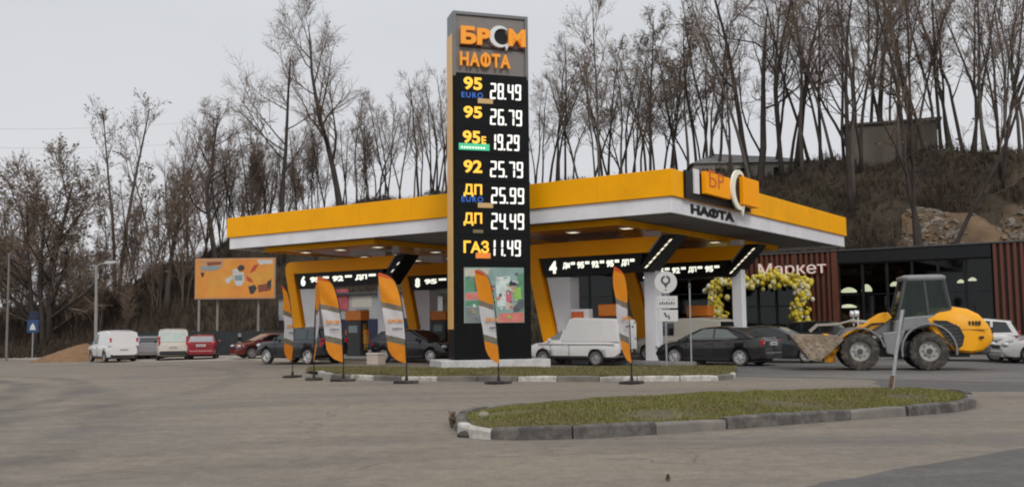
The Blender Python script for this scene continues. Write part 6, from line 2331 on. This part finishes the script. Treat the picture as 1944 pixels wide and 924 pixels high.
# ------------------------------------------------------------------ billboard: orange print with plain shapes
Yb = 67.0
pa, pb = at(369, 568, Yb), at(523, 568, Yb)
zt_ = at(450, 490, Yb).z
zb_ = pa.z
Lb = pb.x - pa.x
gb = gz(pa.x)
t = thing('billboard', (pa.x, Yb, gb), rad(-2), 'orange billboard with a grey bottle picture on three thin posts above the fence', 'billboard')
mb = MB()
mb.box(0, Lb, 0, 0.25, zb_ - gb, zt_ - gb)
pn = mb.build('panel', mat('billboard_frame', (0.42, 0.25, 0.16), 0.6), t, bevel=0.02)
mb = MB()
mb.box(0.09, Lb - 0.09, -0.012, -0.002, zb_ - gb + 0.09, zt_ - gb - 0.06)
pr_ = mb.build('print', mat('billboard_orange', (0.62, 0.22, 0.035), 0.5, var=0.22, scale=0.6, dirt=(0.60, 0.36, 0.05), dscale=0.5, damt=0.8), pn)
def bp_(px, py): return ((px - 369) * Lb / 154.0, zb_ - gb + (568 - py) * (zt_ - zb_) / 78.0)
BM = {k: mat('billboard_' + k, c, 0.5, var=0.15, scale=3) for k, c in dict(white=(0.50, 0.52, 0.52), steel=(0.20, 0.27, 0.29), dark=(0.035, 0.035, 0.035), red=(0.42, 0.05, 0.03), tan=(0.45, 0.24, 0.12), brown=(0.22, 0.06, 0.03)).items()}
def bpatch(k, pts, lay=0):
    mb = MB()
    mb.prism([bp_(*q) for q in pts], -0.016 - 0.004 * lay, -0.013 - 0.004 * lay)
    mb.build('print', BM[k], pr_)
bpatch('tan', [(378, 493), (425, 492), (424, 508), (410, 514), (380, 516)])
bpatch('brown', [(392, 497), (420, 496), (419, 502), (393, 504)], 1)
bpatch('steel', [(380, 505), (412, 504), (418, 509), (400, 513), (381, 511)], 1)
bpatch('dark', [(380, 517), (388, 517), (386, 525), (383, 526)], 1)
bpatch('white', [(441, 519), (463, 517), (464, 534), (459, 543), (449, 543), (445, 534)])
bpatch('steel', [(445, 523), (461, 522), (461, 533), (446, 533)], 1)
bpatch('dark', [(451, 507), (456, 503), (463, 504), (465, 510), (460, 515), (452, 514)], 1)
bpatch('white', [(440, 513), (450, 510), (455, 516), (444, 520)], 1)
bpatch('white', [(428, 530), (440, 523), (442, 528), (434, 538), (429, 537)])
bpatch('red', [(482, 504), (492, 502), (485, 514), (475, 520), (477, 513)])
bpatch('red', [(468, 524), (478, 530), (482, 538), (470, 534)])
bpatch('white', [(488, 494), (518, 494), (518, 501), (494, 503)])
bpatch('dark', [(472, 545), (484, 541), (489, 548), (483, 558), (476, 559)], 1)
bpatch('brown', [(490, 542), (516, 538), (516, 552), (492, 556)])
bpatch('dark', [(508, 536), (516, 531), (516, 546), (509, 548)], 1)
for (px, dy) in ((377, 0.12), (408, 0.6), (487, 0.6)):
    x = (px - 369) * Lb / 154.0
    mb = MB()
    mb.tube([(x, dy, -0.2), (x, dy, zb_ - gb + (0.0 if dy < 0.3 else 0.3))], 0.085, 10)
    mb.build('post', mat('billboard_post', (0.24, 0.22, 0.21), 0.7, var=0.1), t)

# dark sheet fence behind the parked cars
Yf = 64.5
a, b = at(236, 650, Yf), at(585, 650, Yf)
ga = gz((a.x + b.x) / 2)
t = thing('sheet_fence', (a.x, Yf, ga), 0, 'dark blue green sheet metal fence behind the parked cars', 'fence')
FG_ = mat('fence_sheet', (0.018, 0.026, 0.030), 0.6, var=0.25, scale=2, dirt=(0.05, 0.045, 0.04), dscale=1.5)
n_ = 8
Lf = b.x - a.x
hf = 1.62
for i in range(n_):
    mb = MB()
    x0, x1 = Lf * i / n_, Lf * (i + 1) / n_ - 0.02
    prof = []
    m_ = 20
    for j in range(m_ + 1):
        prof.append((x0 + (x1 - x0) * j / m_, 0.02 if j % 2 else -0.02))
    vs = [(x, y, -0.1) for x, y in prof] + [(x, y, hf) for x, y in prof] + [(x, y + 0.015, -0.1) for x, y in prof] + [(x, y + 0.015, hf) for x, y in prof]
    M_ = m_ + 1
    fs = [(j, j + 1, M_ + j + 1, M_ + j) for j in range(m_)] + [(2 * M_ + j + 1, 2 * M_ + j, 3 * M_ + j, 3 * M_ + j + 1) for j in range(m_)] + [(M_ + j, M_ + j + 1, 3 * M_ + j + 1, 3 * M_ + j) for j in range(m_)]
    mb.add(vs, fs)
    mb.build('fence_panel', FG_, t)
for i in range(n_ + 1):
    x = Lf * i / n_ - 0.01
    mb = MB()
    mb.box(x - 0.04, x + 0.04, 0.04, 0.12, -0.1, hf + 0.08)
    mb.build('post', DGREY, t)
# striped pale post by the fence
p = far(455, 60)
t = thing('marker_post', p, 0, 'pale post with dark bands standing at the dark fence', 'post')
mb = MB()
mb.box(-0.09, 0.09, -0.09, 0.09, 0, 1.45)
mb.build('post', mat('marker_pale', (0.24, 0.23, 0.22), 0.7), t, bevel=0.01)
mb = MB()
for z in (0.35, 0.95): mb.box(-0.094, 0.094, -0.094, 0.094, z, z + 0.28)
mb.build('dark_band', BLK, t)

# ------------------------------------------------------------------ heap of sand on the left
p = far(136, 61)
mb = MB()
rs_ = random.Random(4)
NR, NA = 12, 40
wob = [rs_.uniform(0.85, 1.15) for _ in range(NA)]
rings = []
for i in range(NR + 1):
    f = i / NR
    ring = []
    for j in range(NA):
        a_ = 2 * PI * j / NA
        R_ = 2.4 * (1 - f) * (0.7 * 1 + 0.3 * wob[j])
        z = 1.15 * (1 - (1 - f) ** 1.25) + rs_.uniform(-0.04, 0.04) * (i > 0)
        ring.append((R_ * math.cos(a_) * 1.0 + 1.0 * f, R_ * math.sin(a_) * 0.8, z - 0.05))
    rings.append(ring)
mb.loft(rings, 0, True)
o = mb.build('sand_heap', mat('orange_sand', (0.21, 0.12, 0.062), 0.95, var=0.2, scale=3, bump=0.8, bscale=8), sharp=0)
o.location = p
tag(o, 'heap of orange brown sand beside the parked white panel van', 'sand heap')

# ------------------------------------------------------------------ houses on the hill
def wall_box(t, nm, m_, *d): return bx(nm, m_, t, *d)
Yh = 80.0
p0, p1 = at(1606, 300, Yh), at(1788, 300, Yh)
zb_ = min(hill_z(p0.x, Yh), hill_z(p1.x, Yh)) - 0.5
ztl, ztr = at(1606, 241, Yh).z, at(1786, 224, Yh).z
t = thing('hill_house', (p0.x, Yh, zb_), rad(4), 'grey brown blank walled house on the hilltop at the right, behind bare trunks', 'house')
HW = mat('house_render', (0.13, 0.115, 0.092), 0.9, var=0.15, scale=0.5, dirt=(0.13, 0.115, 0.095), dscale=0.4, damt=0.6)
L_ = p1.x - p0.x
mb = MB()
mb.add([(0, 0, 0), (L_, 0, 0), (L_ + 2.8, 6, 0), (3.0, 6, 0), (0, 0, ztl - zb_), (L_, 0, ztr - zb_), (L_ + 2.8, 6, ztr - zb_ - 0.2), (3.0, 6, ztl - zb_ - 0.2)], [(0, 1, 5, 4), (1, 2, 6, 5), (2, 3, 7, 6), (3, 0, 4, 7), (0, 3, 2, 1)])
mb.build('wall', HW, t)
mb = MB()
z0, z1 = ztl - zb_, ztr - zb_
mb.add([(-0.3, -0.3, z0), (L_ + 0.3, -0.3, z1), (L_ + 3.1, 6.3, z1 - 0.2), (2.7, 6.3, z0 - 0.2), (-0.3, -0.3, z0 + 0.18), (L_ + 0.3, -0.3, z1 + 0.18), (L_ + 3.1, 6.3, z1 - 0.02), (2.7, 6.3, z0 - 0.02)], [(0, 1, 2, 3), (7, 6, 5, 4), (0, 4, 5, 1), (1, 5, 6, 2), (2, 6, 7, 3), (3, 7, 4, 0)])
mb.build('roof', mat('house_roof', (0.10, 0.095, 0.088), 0.85, var=0.2), t)
bx('window', M_CGL, t, L_ * 0.62, L_ * 0.74, -0.02, -0.001, 1.7, 2.6)

Yh = 86.0
p0, p1 = at(1312, 330, Yh), at(1560, 330, Yh)
ze = at(1430, 309, Yh).z
zr_ = at(1430, 284, Yh).z
zb_ = min(hill_z(p0.x, Yh), hill_z(p1.x, Yh)) - 0.6
t = thing('hill_cottage', (p0.x, Yh, zb_), rad(-3), 'long low cottage with grey hipped roof above the orange corner sign', 'house')
L_ = p1.x - p0.x
e0, r0_ = ze - zb_, zr_ - zb_
bx('wall', mat('cottage_wall', (0.30, 0.28, 0.24), 0.9, var=0.15), t, 0.3, L_ - 0.3, 0.3, 5.7, 0, e0 - 0.002)
mb = MB()
mb.add([(0, 0, e0), (L_, 0, e0), (L_, 6, e0), (0, 6, e0), (2.6, 3, r0_ + 0.15), (L_ - 3.4, 3, r0_ - 0.25)], [(0, 1, 5, 4), (1, 2, 5), (2, 3, 4, 5), (3, 0, 4), (0, 3, 2, 1)])
mb.build('roof', mat('slate_roof', (0.21, 0.205, 0.20), 0.8, var=0.2, scale=2), t)
for x in (0.18, 0.34, 0.62, 0.78):
    f = bx('window', mat('cottage_frame', (0.35, 0.33, 0.30), 0.7), t, L_ * x, L_ * x + 1.0, 0.26, 0.299, max(0.5, e0 - 1.5), e0 - 0.35)
    bx('pane', M_CGL, f, L_ * x + 0.1, L_ * x + 0.9, 0.24, 0.259, max(0.6, e0 - 1.4), e0 - 0.45)
Yh = 78.0
p0 = at(1846, 300, Yh)
zb_ = hill_z(p0.x, Yh) - 0.3
t = thing('hill_shed', (p0.x, Yh, zb_), rad(-6), 'small dark shed with a pale roof edge on the hilltop at the far right', 'shed')
zt_ = at(1860, 290, Yh).z - zb_
bx('wall', mat('shed_boards', (0.05, 0.042, 0.036), 0.9, var=0.3), t, 0, 3.4, 0, 2.5, 0, zt_)
bx('roof', mat('shed_roof', (0.34, 0.33, 0.32), 0.8, var=0.1), t, -0.2, 3.6, -0.25, 2.7, zt_ + 0.002, zt_ + 0.16)

# ------------------------------------------------------------------ bared earth and rubble behind the shop on the right
mb = MB()
def bank_h(x, u):
    px_ = CX + FPX * x / (toe(x) + wid(x) * (-0.02 + 0.70 * u))
    e = smoothstep(min(1, (px_ - 1680) / 80)) * smoothstep(min(1, (52 - x) / 3))
    return (1.3 + 0.55 * math.sin(x * 0.9) + 0.3 * math.sin(x * 2.3 + 1) + 0.25 * math.sin(u * 9 + x)) * e * smoothstep(u * 4) * smoothstep((1 - u) * 3.0)
NXX, NU = 60, 24
def bank_pt(x, u):
    y = toe(x) + wid(x) * (-0.02 + 0.70 * u)
    return (x, y, hill_z(x, y) - 0.25 + bank_h(x, u))
for j in range(NU + 1):
    for i in range(NXX + 1): mb.v.append(bank_pt(23.5 + 28.5 * i / NXX, j / NU))
for j in range(NU):
    for i in range(NXX):
        a = j * (NXX + 1) + i
        mb.f.append((a, a + 1, a + NXX + 2, a + NXX + 1))
        mb.m.append(0)
        mb.s.append(True)
mb.build('dirt_bank', mat('bare_earth', (0.17, 0.112, 0.064), 0.95, var=0.4, scale=0.5, dirt=(0.06, 0.046, 0.032), dscale=0.45, damt=0.95, bump=1.0, bscale=4), kind='structure', sharp=0)
mb = MB()
rk = random.Random(21)
for k in range(2600):
    x = rk.uniform(26, 45)
    u = min(0.97, max(0.12, rk.gauss(0.66, 0.16)))
    if math.sin(x * 1.1) + rk.gauss(0, 0.5) < -0.1: continue
    p = bank_pt(x, u)
    if CX + FPX * p[0] / p[1] < 1712 or bank_h(x, u) < 0.3: continue
    s = 0.05 + 0.26 * rk.random() ** 2.4
    nv = []
    sc_ = (rk.uniform(0.7, 1.4), rk.uniform(0.7, 1.3), rk.uniform(0.5, 0.9))
    M_ = Matrix.Rotation(rk.uniform(0, 6), 3, 'Z') @ Matrix.Rotation(rk.uniform(-0.6, 0.6), 3, 'X')
    base = [(-1, -1, -1), (1, -1, -1), (1, 1, -1), (-1, 1, -1), (-1, -1, 1), (1, -1, 1), (1, 1, 1), (-1, 1, 1)]
    for q in base:
        v = M_ @ Vector([c * s * sc_[i] * rk.uniform(0.55, 1.0) for i, c in enumerate(q)])
        nv.append((p[0] + v.x, p[1] + v.y, p[2] + v.z + s * 0.2))
    mb.add(nv, [(0, 3, 2, 1), (4, 5, 6, 7), (0, 1, 5, 4), (1, 2, 6, 5), (2, 3, 7, 6), (3, 0, 4, 7)], rk.choice([0, 0, 1]), False)
mb.build('rubble', [mat('rubble_grey', (0.235, 0.205, 0.17), 0.95, var=0.35, scale=2), mat('rubble_tan', (0.20, 0.145, 0.092), 0.95, var=0.3, scale=2)], kind='stuff', sharp=0)

# ------------------------------------------------------------------ small things on the ground
def weed(px, py, h, label, seed, n=14, m_=None, spread=0.35):
    p = G(px, py)
    t = thing('dead_weed', p, 0, label, 'weed')
    r_ = random.Random(seed)
    mb = MB()
    mb2 = MB()
    for k in range(n):
        a = r_.uniform(0, 2 * PI)
        l = h * r_.uniform(0.5, 1.0)
        s = spread * r_.uniform(0.2, 1)
        e = Vector((math.cos(a) * s * h, math.sin(a) * s * h, l))
        mb.tube([(0, 0, -0.02), e * 0.55 + Vector((r_.uniform(-.02, .02), 0, 0)), e], [0.010, 0.007, 0.003], 4)
        for q in range(4):
            c = e * r_.uniform(0.5, 1.0)
            u = Vector((r_.gauss(0, 1), r_.gauss(0, 1), r_.gauss(0, 1))).normalized() * 0.03
            v = u.orthogonal().normalized() * 0.015
            mb2.add([c - u, c + v, c + u, c - v], [(0, 1, 2, 3)])
    mb.build('stem', m_ or mat('dry_stem', (0.12, 0.085, 0.06), 0.9, var=0.2), t)
    mb2.build('leaves', m_ or mat('dry_leaf', (0.14, 0.095, 0.06), 0.9, var=0.3), t)
weed(857, 812, 0.27, 'dry brown weed at the blunt left tip of the grass island', 1, 22)
weed(1268, 912, 0.07, 'tiny dry sprout growing from the road near the bottom of the picture', 2, 6, None, 0.2)
p = G(917, 793, 0.13)
mb = MB()
mb.sphere((0, 0, 0.03), 0.085, 9, 6, (1.2, 0.9, 0.7))
r_ = random.Random(3)
mb.v = [(x + r_.uniform(-.015, .015), y + r_.uniform(-.015, .015), z + r_.uniform(-.015, .015)) for x, y, z in mb.v]
o = mb.build('stone', mat('pale_stone', (0.26, 0.23, 0.18), 0.9, var=0.15), sharp=0)
o.location = (p.x, p.y, 0.14)
tag(o, 'pale stone lying in the grass at the left end of the island', 'stone')
p = G(885, 829)
mb = MB()
mb.sphere((0, 0, 0.03), 0.09, 9, 6, (1.5, 0.9, 0.6))
mb.v = [(x + r_.uniform(-.015, .015), y + r_.uniform(-.015, .015), z + r_.uniform(-.01, .01)) for x, y, z in mb.v]
o = mb.build('stone', mat('dark_stone', (0.06, 0.055, 0.05), 0.9, var=0.15), sharp=0)
o.location = p
tag(o, 'dark stone on the road at the white left kerb of the island', 'stone')

# faint overhead wires on the left
for (ya, yb, lab) in ((243, 226, 'upper of two faint overhead wires in the sky at the left'), (277, 266, 'lower of two faint overhead wires in the sky at the left')):
    a, b = at(-120, ya, 75), at(420, yb, 96)
    mb = MB()
    pts = []
    for i in range(25):
        f = i / 24
        q = a.lerp(b, f)
        q.z -= 0.9 * 4 * f * (1 - f) * 0.5
        pts.append(q)
    mb.tube(pts, 0.009, 5)
    o = mb.build('overhead_wire', mat('wire_grey', (0.30, 0.30, 0.31), 0.6), sharp=0)
    tag(o, lab, 'wire', 'overhead wires')
